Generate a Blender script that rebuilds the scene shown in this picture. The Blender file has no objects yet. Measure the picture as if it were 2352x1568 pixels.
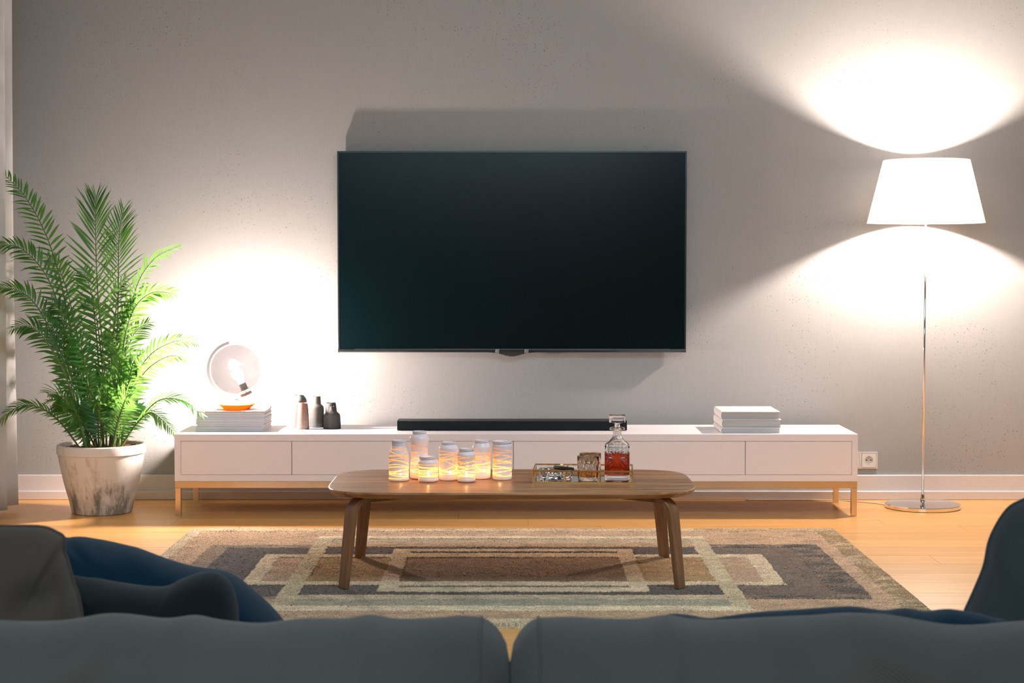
import bpy, bmesh, math, random
import numpy as np
from mathutils import Vector, Matrix
PI = math.pi
random.seed(7)
RNG = np.random.default_rng(11)
SC = bpy.context.scene
COL = SC.collection

# ------------------------------------------------------------------ camera
cam = bpy.data.objects.new('camera', bpy.data.cameras.new('camera'))
COL.objects.link(cam)
cam.data.sensor_width = 36.0
cam.data.lens = 3900.0 / 2352.0 * 36.0
cam.location = (0, 0, 1.13)
cam.rotation_euler = (PI / 2 - math.atan(181 / 3900), 0, math.atan(4 / 3900))
cam.data.clip_start = 0.05
cam.data.dof.use_dof = True
cam.data.dof.focus_distance = 6.4
cam.data.dof.aperture_fstop = 15
SC.camera = cam

# ------------------------------------------------------------------ world, lights, exposure
SC.view_settings.view_transform = 'Standard'
SC.view_settings.look = 'None'
SC.view_settings.exposure = 0.0
SC.view_settings.gamma = 1.0
SC.view_settings.use_curve_mapping = False
SC.cycles.use_denoising = True
SC.cycles.sample_clamp_indirect = 6.0
SC.cycles.max_bounces = 14
SC.cycles.transmission_bounces = 12
SC.cycles.transparent_max_bounces = 24
SC.cycles.caustics_reflective = False
w = bpy.data.worlds.new('world'); SC.world = w; w.use_nodes = True
w.node_tree.nodes['Background'].inputs[0].default_value = (0.50, 0.72, 0.92, 1)
w.node_tree.nodes['Background'].inputs[1].default_value = 0.10

def area(name, loc, target, sx, sy, power, color):
    l = bpy.data.lights.new(name, 'AREA'); l.shape = 'RECTANGLE'; l.size = sx; l.size_y = sy
    l.energy = power; l.color = color
    o = bpy.data.objects.new(name, l); COL.objects.link(o); o.location = loc
    o.rotation_euler = (Vector(target) - Vector(loc)).to_track_quat('-Z', 'Y').to_euler()
    return o
area('ceiling_softbox_light', (0.9, 4.7, 2.70), (0.3, 5.9, 0.0), 2.2, 1.4, 104, (0.66, 0.85, 1.0))
area('rear_fill_light', (-0.3, -0.6, 2.68), (0, 6.5, 0.5), 3.0, 1.0, 62, (0.64, 0.86, 1.0))  # added unseen fill from behind the camera, lifts the sofa back
GLOBE_L, FLOOR_L, CANDLE_W = 9800.0, 4500.0, 0.045
LAMP_COL = (1.0, 0.84, 0.76)

# ------------------------------------------------------------------ materials
def rgb(r, g, b):
    f = lambda c: (c / 255 / 12.92) if c / 255 <= 0.04045 else ((c / 255 + 0.055) / 1.055) ** 2.4
    return (f(r), f(g), f(b), 1)
class NT:
    def __init__(s, name):
        s.m = bpy.data.materials.new(name); s.m.use_nodes = True
        s.t = s.m.node_tree; s.b = s.t.nodes['Principled BSDF']; s.out = s.t.nodes['Material Output']
    def n(s, kind, **kw):
        nd = s.t.nodes.new('ShaderNode' + kind)
        for k, v in kw.items():
            if k.startswith('i_'):
                nd.inputs[k[2:].replace('_', ' ')].default_value = v
            else: setattr(nd, k, v)
        return nd
    def l(s, a, b): s.t.links.new(a, b)
    def setin(s, sock, v):
        if hasattr(v, 'is_linked') or hasattr(v, 'links'): s.l(v, sock)
        else: sock.default_value = v
    def math(s, op, a, b=None, clamp=False):
        nd = s.n('Math', operation=op); nd.use_clamp = clamp
        s.setin(nd.inputs[0], a)
        if b is not None: s.setin(nd.inputs[1], b)
        return nd.outputs[0]
    def coords(s, scale=(1, 1, 1), kind='Object', rot=(0, 0, 0)):
        tc = s.n('TexCoord'); mp = s.n('Mapping'); s.l(tc.outputs[kind], mp.inputs[0])
        mp.inputs['Scale'].default_value = scale; mp.inputs['Rotation'].default_value = rot
        return mp.outputs[0]
    def noise(s, vec, scale, detail=3, rough=0.5, dist=0.0):
        nd = s.n('TexNoise'); s.l(vec, nd.inputs['Vector'])
        nd.inputs['Scale'].default_value = scale; nd.inputs['Detail'].default_value = detail
        nd.inputs['Roughness'].default_value = rough; nd.inputs['Distortion'].default_value = dist
        return nd.outputs[0]
    def ramp(s, fac, stops):
        nd = s.n('ValToRGB'); s.l(fac, nd.inputs[0]); e = nd.color_ramp.elements
        while len(e) < len(stops): e.new(0.5)
        for q, (p, c) in zip(e, stops):
            q.position = p; q.color = c if len(c) == 4 else (*c, 1)
        return nd.outputs[0]
    def mix(s, fac, a, b, blend='MIX'):
        nd = s.n('Mix', data_type='RGBA', blend_type=blend)
        s.setin(nd.inputs[0], fac); s.setin(nd.inputs[6], a); s.setin(nd.inputs[7], b)
        return nd.outputs[2]
    def bump(s, h, strength=0.3, dist=0.002):
        nd = s.n('Bump'); s.l(h, nd.inputs['Height'])
        nd.inputs['Strength'].default_value = strength; nd.inputs['Distance'].default_value = dist
        s.l(nd.outputs[0], s.b.inputs['Normal'])
def plain(name, col, rough=0.5, metal=0.0, spec=0.5, grain=0.0, gscale=60, bump=0.0, coat=0):
    k = NT(name); k.b.inputs['Roughness'].default_value = rough
    k.b.inputs['Metallic'].default_value = metal; k.b.inputs['Specular IOR Level'].default_value = spec
    k.b.inputs['Coat Weight'].default_value = coat
    v = k.coords(); nz = k.noise(v, gscale, 4)
    lo = tuple(c * (1 - grain) for c in col[:3]) + (1,); hi = tuple(min(1, c * (1 + grain)) for c in col[:3]) + (1,)
    k.l(k.ramp(nz, [(0.3, lo), (0.7, hi)]), k.b.inputs['Base Color'])
    if bump: k.bump(nz, bump, 0.001)
    return k.m
def emit(name, col, strength, through=False):
    k = NT(name); e = k.n('Emission'); e.inputs[0].default_value = col; e.inputs[1].default_value = strength
    if through:
        a = k.n('AddShader'); t = k.n('BsdfTransparent'); k.l(e.outputs[0], a.inputs[0]); k.l(t.outputs[0], a.inputs[1])
        k.l(a.outputs[0], k.out.inputs[0])
    else: k.l(e.outputs[0], k.out.inputs[0])
    return k.m

def m_concrete():
    k = NT('concrete'); v = k.coords()
    big = k.noise(v, 0.9, 5, 0.6); mid = k.noise(v, 7, 6, 0.65)
    streak = k.noise(k.coords((330, 330, 7)), 1.0, 3, 0.6); fine = k.noise(v, 420, 2)
    c = k.mix(big, (0.30, 0.294, 0.278, 1), (0.375, 0.37, 0.355, 1))
    c = k.mix(k.math('MULTIPLY', mid, 0.5), c, (0.385, 0.372, 0.35, 1))
    s1 = k.ramp(streak, [(0.3, (0.965,) * 3), (0.7, (1.03,) * 3)])
    c = k.mix(1.0, c, s1, 'MULTIPLY')
    f1 = k.ramp(fine, [(0.3, (0.94,) * 3), (0.7, (1.05,) * 3)])
    c = k.mix(1.0, c, f1, 'MULTIPLY')
    pits = None
    dense = k.ramp(k.noise(v, 1.6, 3), [(0.35, (0.15,) * 3), (0.65, (1.0,) * 3)])
    for sc_, r in ((38, 0.062), (20, 0.036), (66, 0.088), (100, 0.095)):
        vo = k.n('TexVoronoi', feature='F1'); wv = k.noise(v, 90, 2)
        vm = k.n('VectorMath', operation='ADD'); k.l(v, vm.inputs[0])
        ws = k.n('VectorMath', operation='SCALE'); k.l(wv, ws.inputs[0]); ws.inputs[3].default_value = 0.006
        k.l(ws.outputs[0], vm.inputs[1]); k.l(vm.outputs[0], vo.inputs['Vector']); vo.inputs['Scale'].default_value = sc_
        sep = k.n('SeparateColor'); k.l(vo.outputs['Color'], sep.inputs[0])
        rad = k.math('MULTIPLY', k.math('MULTIPLY', k.math('MULTIPLY', sep.outputs[0], sep.outputs[1]), dense), r * 3.2)
        hit = k.math('LESS_THAN', vo.outputs['Distance'], k.math('SUBTRACT', rad, 0.02))
        pits = hit if pits is None else k.math('MAXIMUM', pits, hit)
    c = k.mix(k.math('MULTIPLY', pits, 0.6), c, (0.07, 0.07, 0.066, 1))
    k.l(c, k.b.inputs['Base Color']); k.b.inputs['Roughness'].default_value = 0.75; k.b.inputs['Specular IOR Level'].default_value = 0.3
    h = k.math('SUBTRACT', k.math('ADD', k.math('MULTIPLY', streak, 0.6), k.math('MULTIPLY', fine, 0.5)), k.math('MULTIPLY', pits, 1.6))
    k.bump(h, 0.24, 0.001)
    return k.m
def m_wood(name, dark, light, axis='x', scale=1.0, rough=0.35, spec=0.5, contrast=1.0, coat=0.0, perobj=0.0):
    k = NT(name)
    st = {'x': (1.6, 34, 34), 'z': (34, 34, 1.6), 'y': (34, 1.6, 34)}[axis]
    tc = k.n('TexCoord'); mp = k.n('Mapping')
    src = tc.outputs['Object']
    if perobj:
        oi = k.n('ObjectInfo'); add = k.n('VectorMath', operation='ADD'); k.l(src, add.inputs[0])
        cb = k.n('CombineXYZ'); k.l(k.math('MULTIPLY', oi.outputs['Random'], 37.0), cb.inputs[0]); k.l(k.math('MULTIPLY', oi.outputs['Random'], 11.0), cb.inputs[1])
        k.l(cb.outputs[0], add.inputs[1]); src = add.outputs[0]
    k.l(src, mp.inputs[0]); mp.inputs['Scale'].default_value = tuple(q * scale for q in st); v = mp.outputs[0]
    g1 = k.noise(v, 1.0, 6, 0.62, 0.6); g2 = k.noise(v, 5.0, 3, 0.6)
    f = k.math('ADD', k.math('MULTIPLY', g1, 0.75), k.math('MULTIPLY', g2, 0.25))
    lo = 0.5 - 0.17 / contrast; hi = 0.5 + 0.17 / contrast
    c = k.ramp(f, [(lo, dark), (hi, light)])
    if perobj:
        oi2 = k.n('ObjectInfo'); mr = k.n('MapRange'); k.l(oi2.outputs['Random'], mr.inputs[0]); mr.inputs[3].default_value = 1 - perobj; mr.inputs[4].default_value = 1 + perobj
        vm = k.n('VectorMath', operation='SCALE'); k.l(c, vm.inputs[0]); k.l(mr.outputs[0], vm.inputs[3]); c = vm.outputs[0]
    k.l(c, k.b.inputs['Base Color']); k.b.inputs['Roughness'].default_value = rough
    k.b.inputs['Specular IOR Level'].default_value = spec; k.b.inputs['Coat Weight'].default_value = coat; k.b.inputs['Coat Roughness'].default_value = 0.2
    k.bump(f, 0.12, 0.0006)
    return k.m
def m_fabric(name, col, scale=900, var=0.25, rough=0.95, bump=0.5):
    k = NT(name); v = k.coords()
    wv = k.n('TexWave', wave_type='BANDS', bands_direction='DIAGONAL'); k.l(v, wv.inputs['Vector'])
    wv.inputs['Scale'].default_value = scale / 6; wv.inputs['Distortion'].default_value = 0.8; wv.inputs['Detail'].default_value = 2
    nz = k.noise(v, 3.5, 4); fn = k.noise(v, scale, 2)
    a = tuple(c * (1 - var) for c in col[:3]) + (1,); b = tuple(min(1, c * (1 + var)) for c in col[:3]) + (1,)
    c = k.mix(k.math('ADD', k.math('MULTIPLY', wv.outputs['Fac'], 0.5), k.math('MULTIPLY', fn, 0.5)), a, b)
    c = k.mix(0.35, c, k.ramp(nz, [(0.3, a), (0.7, b)]))
    k.l(c, k.b.inputs['Base Color']); k.b.inputs['Roughness'].default_value = rough
    k.b.inputs['Specular IOR Level'].default_value = 0.15; k.b.inputs['Sheen Weight'].default_value = 0.25
    k.bump(k.math('ADD', wv.outputs['Fac'], fn), bump, 0.0008)
    return k.m
def m_thin(name, col, trans, transcol=None, mixtransp=0.0, rough=0.6, gloss=0.06):
    """diffuse + translucent sheet (shade, leaf, painted glass)"""
    k = NT(name); d = k.n('BsdfDiffuse'); t = k.n('BsdfTranslucent'); mx = k.n('MixShader'); g = k.n('BsdfGlossy')
    d.inputs[0].default_value = col; t.inputs[0].default_value = transcol or col; mx.inputs[0].default_value = trans
    k.l(d.outputs[0], mx.inputs[1]); k.l(t.outputs[0], mx.inputs[2])
    m2 = k.n('MixShader'); m2.inputs[0].default_value = gloss; g.inputs['Roughness'].default_value = rough
    k.l(mx.outputs[0], m2.inputs[1]); k.l(g.outputs[0], m2.inputs[2]); last = m2
    if mixtransp:
        m3 = k.n('MixShader'); tr = k.n('BsdfTransparent'); m3.inputs[0].default_value = mixtransp
        k.l(m2.outputs[0], m3.inputs[1]); k.l(tr.outputs[0], m3.inputs[2]); last = m3
    k.l(last.outputs[0], k.out.inputs[0]); return k.m
def m_glass(name, col=(1, 1, 1, 1), ior=1.5, rough=0.0):
    k = NT(name); k.b.inputs['Base Color'].default_value = col; k.b.inputs['Transmission Weight'].default_value = 1
    k.b.inputs['IOR'].default_value = ior; k.b.inputs['Roughness'].default_value = rough; return k.m

def m_smoke(name):
    k = NT(name); tr = k.n('BsdfTransparent'); tr.inputs[0].default_value = (0.335, 0.335, 0.343, 1); g = k.n('BsdfGlossy'); g.inputs['Roughness'].default_value = 0.05
    mx = k.n('MixShader'); mx.inputs[0].default_value = 0.008; k.l(tr.outputs[0], mx.inputs[1]); k.l(g.outputs[0], mx.inputs[2])
    k.l(mx.outputs[0], k.out.inputs[0]); return k.m
def m_leaf():
    k = NT('palm_leaf'); v = k.coords(); nz = k.noise(v, 9, 3); oi = k.n('ObjectInfo')
    f = k.math('ADD', k.math('MULTIPLY', nz, 0.6), k.math('MULTIPLY', oi.outputs['Random'], 0.4))
    c = k.ramp(f, [(0.3, (0.007, 0.072, 0.016)), (0.75, (0.038, 0.20, 0.030))])
    d = k.n('BsdfDiffuse'); k.l(c, d.inputs[0]); t = k.n('BsdfTranslucent'); t.inputs[0].default_value = (0.27, 0.56, 0.11, 1)
    mx = k.n('MixShader'); mx.inputs[0].default_value = 0.38; k.l(d.outputs[0], mx.inputs[1]); k.l(t.outputs[0], mx.inputs[2])
    g = k.n('BsdfGlossy'); g.inputs['Roughness'].default_value = 0.35; m2 = k.n('MixShader'); m2.inputs[0].default_value = 0.035
    k.l(mx.outputs[0], m2.inputs[1]); k.l(g.outputs[0], m2.inputs[2]); k.l(m2.outputs[0], k.out.inputs[0]); return k.m
def m_jar():
    k = NT('painted_jar_glass'); at = k.n('Attribute'); at.attribute_name = 'band'
    d = k.n('BsdfDiffuse'); d.inputs[0].default_value = (0.84, 0.79, 0.81, 1)
    t = k.n('BsdfTranslucent'); t.inputs[0].default_value = (0.95, 0.74, 0.60, 1)
    mx = k.n('MixShader'); mx.inputs[0].default_value = 0.07; k.l(d.outputs[0], mx.inputs[1]); k.l(t.outputs[0], mx.inputs[2])
    g = k.n('BsdfGlossy'); g.inputs['Roughness'].default_value = 0.3; mg = k.n('MixShader'); mg.inputs[0].default_value = 0.04
    k.l(mx.outputs[0], mg.inputs[1]); k.l(g.outputs[0], mg.inputs[2])
    t2 = k.n('BsdfTranslucent'); t2.inputs[0].default_value = (1.0, 0.52, 0.14, 1); tr = k.n('BsdfTransparent'); tr.inputs[0].default_value = (1, 0.85, 0.6, 1)  # amber candle glow is put into the colour of the clear lines
    m2 = k.n('MixShader'); m2.inputs[0].default_value = 0.22; k.l(t2.outputs[0], m2.inputs[1]); k.l(tr.outputs[0], m2.inputs[2])
    m3 = k.n('MixShader'); k.l(at.outputs['Fac'], m3.inputs[0]); k.l(mg.outputs[0], m3.inputs[1]); k.l(m2.outputs[0], m3.inputs[2])
    k.l(m3.outputs[0], k.out.inputs[0]); return k.m
def m_pot():
    k = NT('weathered_pot'); v = k.coords(); st = k.noise(k.coords((26, 26, 3.2)), 1.0, 5, 0.65); pa = k.noise(v, 8, 6, 0.7)
    sx = k.n('SeparateXYZ'); k.l(v, sx.inputs[0])
    low = k.n('MapRange'); k.l(sx.outputs[2], low.inputs[0]); low.inputs[1].default_value = 0.0; low.inputs[2].default_value = 0.24; low.inputs[3].default_value = 0.13; low.inputs[4].default_value = 0.0
    f = k.math('ADD', k.math('ADD', k.math('MULTIPLY', st, 0.6), k.math('MULTIPLY', pa, 0.4)), k.math('SUBTRACT', low.outputs[0], 0.06))
    c = k.ramp(f, [(0.47, (0.66, 0.63, 0.585)), (0.545, (0.50, 0.47, 0.43)), (0.60, (0.26, 0.245, 0.225)), (0.74, (0.12, 0.115, 0.11))])
    k.l(c, k.b.inputs['Base Color']); k.b.inputs['Roughness'].default_value = 0.7; k.bump(f, 0.3, 0.002); return k.m
def m_vase(name, lo, mid, hi, z1=0.05, z2=0.1):
    k = NT(name); v = k.coords(); ring = k.noise(k.coords((3, 3, 260)), 1, 3); pa = k.noise(v, 22, 5, 0.65)
    sx = k.n('SeparateXYZ'); k.l(v, sx.inputs[0])
    h = k.math('ADD', sx.outputs[2], k.math('MULTIPLY', k.math('SUBTRACT', pa, 0.5), 0.05))
    mr = k.n('MapRange'); k.l(h, mr.inputs[0]); mr.inputs[1].default_value = 0; mr.inputs[2].default_value = z2 * 1.35
    c = k.ramp(mr.outputs[0], [(0.0, lo), (z1 / (z2 * 1.35), mid), (0.9, hi)])
    c = k.mix(1.0, c, k.ramp(ring, [(0.3, (0.8,) * 3), (0.7, (1.15,) * 3)]), 'MULTIPLY')
    k.l(c, k.b.inputs['Base Color']); k.b.inputs['Roughness'].default_value = 0.75; k.bump(ring, 0.4, 0.0008); return k.m
def m_rug():
    k = NT('rug_pile'); at = k.n('Attribute'); at.attribute_name = 'pile'; v = k.coords(); nz = k.noise(v, 380, 2); n2 = k.noise(v, 9, 4)
    c = k.mix(1.0, at.outputs['Color'], k.ramp(nz, [(0.28, (0.5,) * 3), (0.72, (1.5,) * 3)]), 'MULTIPLY')
    c = k.mix(1.0, c, k.ramp(n2, [(0.3, (0.86,) * 3), (0.7, (1.12,) * 3)]), 'MULTIPLY')
    k.l(c, k.b.inputs['Base Color']); k.b.inputs['Roughness'].default_value = 1; k.b.inputs['Specular IOR Level'].default_value = 0.05
    k.b.inputs['Sheen Weight'].default_value = 0.3; k.bump(nz, 1.0, 0.004); return k.m

M = dict(
    concrete=m_concrete(), ceiling=plain('ceiling_paint', (0.36, 0.37, 0.37, 1), 0.9), wallp=plain('side_wall_paint', (0.30, 0.32, 0.33, 1), 0.9),
    baseb=plain('baseboard_paint', (0.66, 0.62, 0.60, 1), 0.35, grain=0.02),
    oak=m_wood('oak_plank', (0.62, 0.290, 0.078), (0.86, 0.465, 0.150), 'x', 1.0, 0.30, 0.5, 0.8, perobj=0.07),
    sub=plain('subfloor', (0.10, 0.05, 0.02, 1), 0.9),
    walnut=m_wood('walnut', (0.24, 0.100, 0.038), (0.52, 0.265, 0.122), 'x', 1.15, 0.34, 0.35, 1.7),
    walnutz=m_wood('walnut_leg', (0.15, 0.062, 0.024), (0.31, 0.150, 0.066), 'z', 1.3, 0.38, 0.5, 1.0),
    white=plain('white_lacquer', (0.90, 0.835, 0.845, 1), 0.35, grain=0.01),
    gap=plain('grey_gap', (0.50, 0.45, 0.45, 1), 0.8),
    steel=plain('brushed_champagne_steel', (0.80, 0.66, 0.52, 1), 0.24, 1.0, grain=0.03),
    chrome=plain('chrome', (0.82, 0.80, 0.78, 1), 0.08, 1.0), nickel=plain('satin_nickel', (0.62, 0.57, 0.55, 1), 0.22, 1.0),
    gold=plain('brass', (0.90, 0.52, 0.16, 1), 0.18, 1.0, grain=0.08), mirror=plain('mirror', (0.85, 0.87, 0.88, 1), 0.02, 1.0),
    screen=plain('tv_screen', (0.0010, 0.0055, 0.0070, 1), 0.22, 0, 0.22), bezel=plain('tv_bezel', (0.012, 0.018, 0.019, 1), 0.25, 0, 0.6),
    tvback=plain('tv_back', (0.01, 0.012, 0.012, 1), 0.6), silver=plain('tv_silver_clip', (0.6, 0.62, 0.65, 1), 0.25, 1.0),
    blackp=plain('soundbar_black', (0.0035, 0.009, 0.0105, 1), 0.5, 0, 0.4), grille=plain('soundbar_grille', (0.003, 0.008, 0.0095, 1), 0.9, grain=0.4, gscale=900, bump=0.5),
    curtain=m_fabric('curtain_linen', (0.66, 0.64, 0.62, 1), 700, 0.35),
    sofa=m_fabric('sofa_twill', (0.180, 0.170, 0.153, 1), 900, 0.42), sofaseam=plain('sofa_seam', (0.035, 0.038, 0.038, 1), 0.9),
    taupe=m_fabric('cushion_taupe', (0.17, 0.128, 0.100, 1), 1000, 0.22), navy=m_fabric('cushion_navy', (0.010, 0.048, 0.088, 1), 1500, 0.22),
    char=m_fabric('cushion_charcoal', (0.024, 0.034, 0.040, 1), 1500, 0.2), slate=m_fabric('cushion_slate', (0.095, 0.112, 0.120, 1), 1500, 0.2),
    shade=m_thin('lamp_shade_fabric', (0.92, 0.90, 0.88, 1), 0.44), bulb=emit('lamp_bulb', (*LAMP_COL, 1), FLOOR_L), gbulb=emit('globe_bulb', (*LAMP_COL, 1), GLOBE_L),
    globe=m_smoke('smoky_globe_glass'),
    amber=m_thin('amber_dish', (0.85, 0.33, 0.03, 1), 0.4, (0.95, 0.40, 0.03, 1), rough=0.2), porcelain=plain('porcelain', (0.80, 0.74, 0.72, 1), 0.2),
    paper=plain('paper', (0.86, 0.82, 0.81, 1), 0.8, grain=0.06, gscale=900), bookw=plain('book_cover', (0.76, 0.72, 0.69, 1), 0.55), pages=plain('book_pages', (0.50, 0.50, 0.50, 1), 0.85, grain=0.05, gscale=1200),
    leaf=m_leaf(), stem=plain('palm_stem', (0.10, 0.16, 0.04, 1), 0.6, grain=0.3), soil=plain('bark_soil', (0.17, 0.075, 0.03, 1), 0.95, grain=0.7, gscale=160, bump=0.8), pot=m_pot(),
    jar=m_jar(), jarrim=m_thin('jar_rim_paint', (0.84, 0.79, 0.81, 1), 0.2), wax=m_thin('candle_wax', (0.9, 0.78, 0.62, 1), 0.4), tin=plain('candle_cup', (0.8, 0.78, 0.75, 1), 0.3, 1),
    flame=emit('candle_flame', (1.0, 0.62, 0.25, 1), 70, True), wick=plain('wick', (0.02, 0.015, 0.01, 1), 0.9),
    glass=m_glass('crystal'), whisky=m_glass('whisky', (0.60, 0.055, 0.008, 1), 1.36), whisky2=m_glass('whisky_poured', (0.85, 0.30, 0.06, 1), 1.36),
    rug=m_rug(), plastic=plain('white_plastic', (0.72, 0.68, 0.65, 1), 0.3), hole=plain('socket_hole', (0.01, 0.01, 0.01, 1), 0.8), cord=plain('white_cord', (0.62, 0.58, 0.54, 1), 0.5),
    cigar=plain('cigar_leaf', (0.012, 0.010, 0.009, 1), 0.6, grain=0.3))

# ------------------------------------------------------------------ geometry helpers
def link(name, me, mat, parent=None, smooth=False, loc=None):
    o = bpy.data.objects.new(name, me); COL.objects.link(o)
    if mat is not None and not me.materials: me.materials.append(mat)
    if smooth:
        me.polygons.foreach_set('use_smooth', [True] * len(me.polygons))
    if parent is not None: o.parent = parent
    if loc is not None: o.location = loc
    return o
def obj(name, bm, mat, parent=None, smooth=False, loc=None, bevel=0, segs=2, auto=None):
    bmesh.ops.recalc_face_normals(bm, faces=bm.faces)
    if bevel:
        bmesh.ops.bevel(bm, geom=[e for e in bm.edges if e.is_manifold and e.calc_face_angle(0) > 0.5], offset=bevel, segments=segs, affect='EDGES', profile=0.5)
    me = bpy.data.meshes.new(name); bm.to_mesh(me); bm.free()
    o = link(name, me, mat, parent, smooth, loc)
    if auto is not None:
        me.polygons.foreach_set('use_smooth', [True] * len(me.polygons)); me.set_sharp_from_angle(angle=auto)
    return o
def raw(name, v, f, mat, parent=None, smooth=False, loc=None):
    me = bpy.data.meshes.new(name); me.from_pydata([tuple(map(float, q)) for q in v], [], [tuple(map(int, q)) for q in f]); me.update()
    return link(name, me, mat, parent, smooth, loc)
def thing(name, label, cat, loc=(0, 0, 0), rz=0.0, group=None):
    o = bpy.data.objects.new(name, None); COL.objects.link(o); o.location = loc; o.rotation_euler = (0, 0, rz)
    o.empty_display_size = 0.05
    o['label'] = label; o['category'] = cat
    if group: o['group'] = group
    return o
def tag(o, label, cat, group=None):
    o['label'] = label; o['category'] = cat
    if group: o['group'] = group
    return o
def struct(o): o['kind'] = 'structure'; return o
def lab(o, s): o['label'] = s; return o
def box(bm, x0, x1, y0, y1, z0, z1, mtx=None):
    vs = [bm.verts.new(Vector(p) if mtx is None else mtx @ Vector(p)) for p in
          [(x0, y0, z0), (x1, y0, z0), (x1, y1, z0), (x0, y1, z0), (x0, y0, z1), (x1, y0, z1), (x1, y1, z1), (x0, y1, z1)]]
    for f in [(0, 3, 2, 1), (4, 5, 6, 7), (0, 1, 5, 4), (1, 2, 6, 5), (2, 3, 7, 6), (3, 0, 4, 7)]: bm.faces.new([vs[i] for i in f])
def BX(*a):
    bm = bmesh.new(); box(bm, *a); return bm
def lathe(bm, prof, n=48, cx=0, cy=0, cap0=False, cap1=False, mtx=None, close=False):
    rings = []
    for r, z in prof:
        rings.append([bm.verts.new((mtx or Matrix()) @ Vector((cx + r * math.cos(2 * PI * i / n), cy + r * math.sin(2 * PI * i / n), z))) for i in range(n)])
    for a, b in zip(rings, rings[1:] + ([rings[0]] if close else [])):
        for i in range(n): bm.faces.new((a[i], a[(i + 1) % n], b[(i + 1) % n], b[i]))
    if cap0: bm.faces.new(list(reversed(rings[0])))
    if cap1: bm.faces.new(rings[-1])
def LT(prof, n=48, **k):
    bm = bmesh.new(); lathe(bm, prof, n, **k); return bm
def tube(bm, pts, r, n=8, closed=False, cap=True):
    pts = [Vector(p) for p in pts]; rings = []; up = Vector((0, 0, 1))
    N = len(pts)
    prev = None
    for i, p in enumerate(pts):
        a = pts[(i - 1) % N] if (closed or i > 0) else p; b = pts[(i + 1) % N] if (closed or i < N - 1) else p
        t = (b - a).normalized()
        if prev is None:
            ref = up if abs(t.dot(up)) < 0.9 else Vector((1, 0, 0)); u = t.cross(ref).normalized()
        else:
            u = (prev - t * prev.dot(t)).normalized()
        prev = u; v = t.cross(u)
        rr = r[i] if isinstance(r, (list, tuple)) else r
        rings.append([bm.verts.new(p + u * rr * math.cos(2 * PI * k / n) + v * rr * math.sin(2 * PI * k / n)) for k in range(n)])
    for a, b in zip(rings, rings[1:] + ([rings[0]] if closed else [])):
        for k in range(n): bm.faces.new((a[k], a[(k + 1) % n], b[(k + 1) % n], b[k]))
    if cap and not closed:
        bm.faces.new(list(reversed(rings[0]))); bm.faces.new(rings[-1])
def TB(pts, r, n=8, closed=False):
    bm = bmesh.new(); tube(bm, pts, r, n, closed); return bm
def spline(pts, n):
    """Catmull-Rom through pts, n samples"""
    P = [Vector(p) for p in pts]; P = [P[0] * 2 - P[1]] + P + [P[-1] * 2 - P[-2]]; out = []; m = len(P) - 3
    for i in range(n):
        t = i / (n - 1) * m; k = min(int(t), m - 1); t -= k; a, b, c, d = P[k:k + 4]
        out.append(0.5 * ((2 * b) + (c - a) * t + (2 * a - 5 * b + 4 * c - d) * t * t + (3 * b - a - 3 * c + d) * t ** 3))
    return out
def copy_tree(o, parent=None, **kw):
    c = o.copy(); COL.objects.link(c)
    if parent is not None: c.parent = parent
    for ch in list(o.children): copy_tree(ch, c)
    return c

# ------------------------------------------------------------------ setting
XL, XR, YB, YF, ZC = -2.52, 3.3, 8.085, -3.0, 2.75
def slab(name, a, mat): return struct(obj(name, BX(*a), mat))
slab('wall_back', (XL - .1, XR + .1, YB, YB + .12, -0.05, ZC), M['concrete'])
slab('wall_left', (XL - .12, XL, YF, YB, -0.05, ZC), M['wallp'])
slab('wall_right', (XR, XR + .12, YF, YB, -0.05, ZC), M['wallp'])
slab('wall_front', (XL - .1, XR + .1, YF - .12, YF, -0.05, ZC), M['wallp'])
slab('ceiling', (XL - .1, XR + .1, YF - .1, YB + .1, ZC, ZC + .1), M['ceiling'])
floor = slab('floor', (XL - .1, XR + .1, YF - .1, YB + .1, -0.08, -0.012), M['sub'])
# oak planks, one object each, laid in running bond
RW, PL = 0.186, 1.541
plank_me = {}
def plank_mesh(L, Wd):
    key = (round(L, 3), round(Wd, 3))
    if key not in plank_me:
        bm = BX(0, L, 0, Wd, -0.0118, 0); bmesh.ops.recalc_face_normals(bm, faces=bm.faces)
        bmesh.ops.bevel(bm, geom=[e for e in bm.edges if all(v.co.z > -0.001 for v in e.verts)], offset=0.0011, segments=1, affect='EDGES')
        me = bpy.data.meshes.new('plank'); bm.to_mesh(me); bm.free(); me.materials.append(M['oak']); plank_me[key] = me
    return plank_me[key]
row = -1
while True:
    y1 = 8.005 - RW * row; y0 = y1 - RW
    if y1 < YF: break
    y1c = min(y1, YB); y0c = max(y0, YF)
    j = -0.555 + 0.3085 * (row - 1)
    xs = sorted(x for x in [j + PL * k for k in range(-60, 60)] if XL < x < XR)
    ed = [XL] + xs + [XR]
    for a, b in zip(ed, ed[1:]):
        if b - a < 0.02: continue
        link('plank', plank_mesh(b - a - 0.0008, y1c - y0c - 0.0008), None, floor, loc=(a + .0004, y0c + .0004, 0))
    row += 1
bm = bmesh.new()   # baseboard: two stepped tiers with rounded top edges
for (ya, z0, z1) in ((8.067, 0.0, 0.118), (8.052, 0.0, 0.0425)):
    box(bm, XL, XR, ya, YB, z0, z1)
bb = struct(obj('baseboard_back', bm, M['baseb'], bevel=0.004, segs=3))

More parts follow.
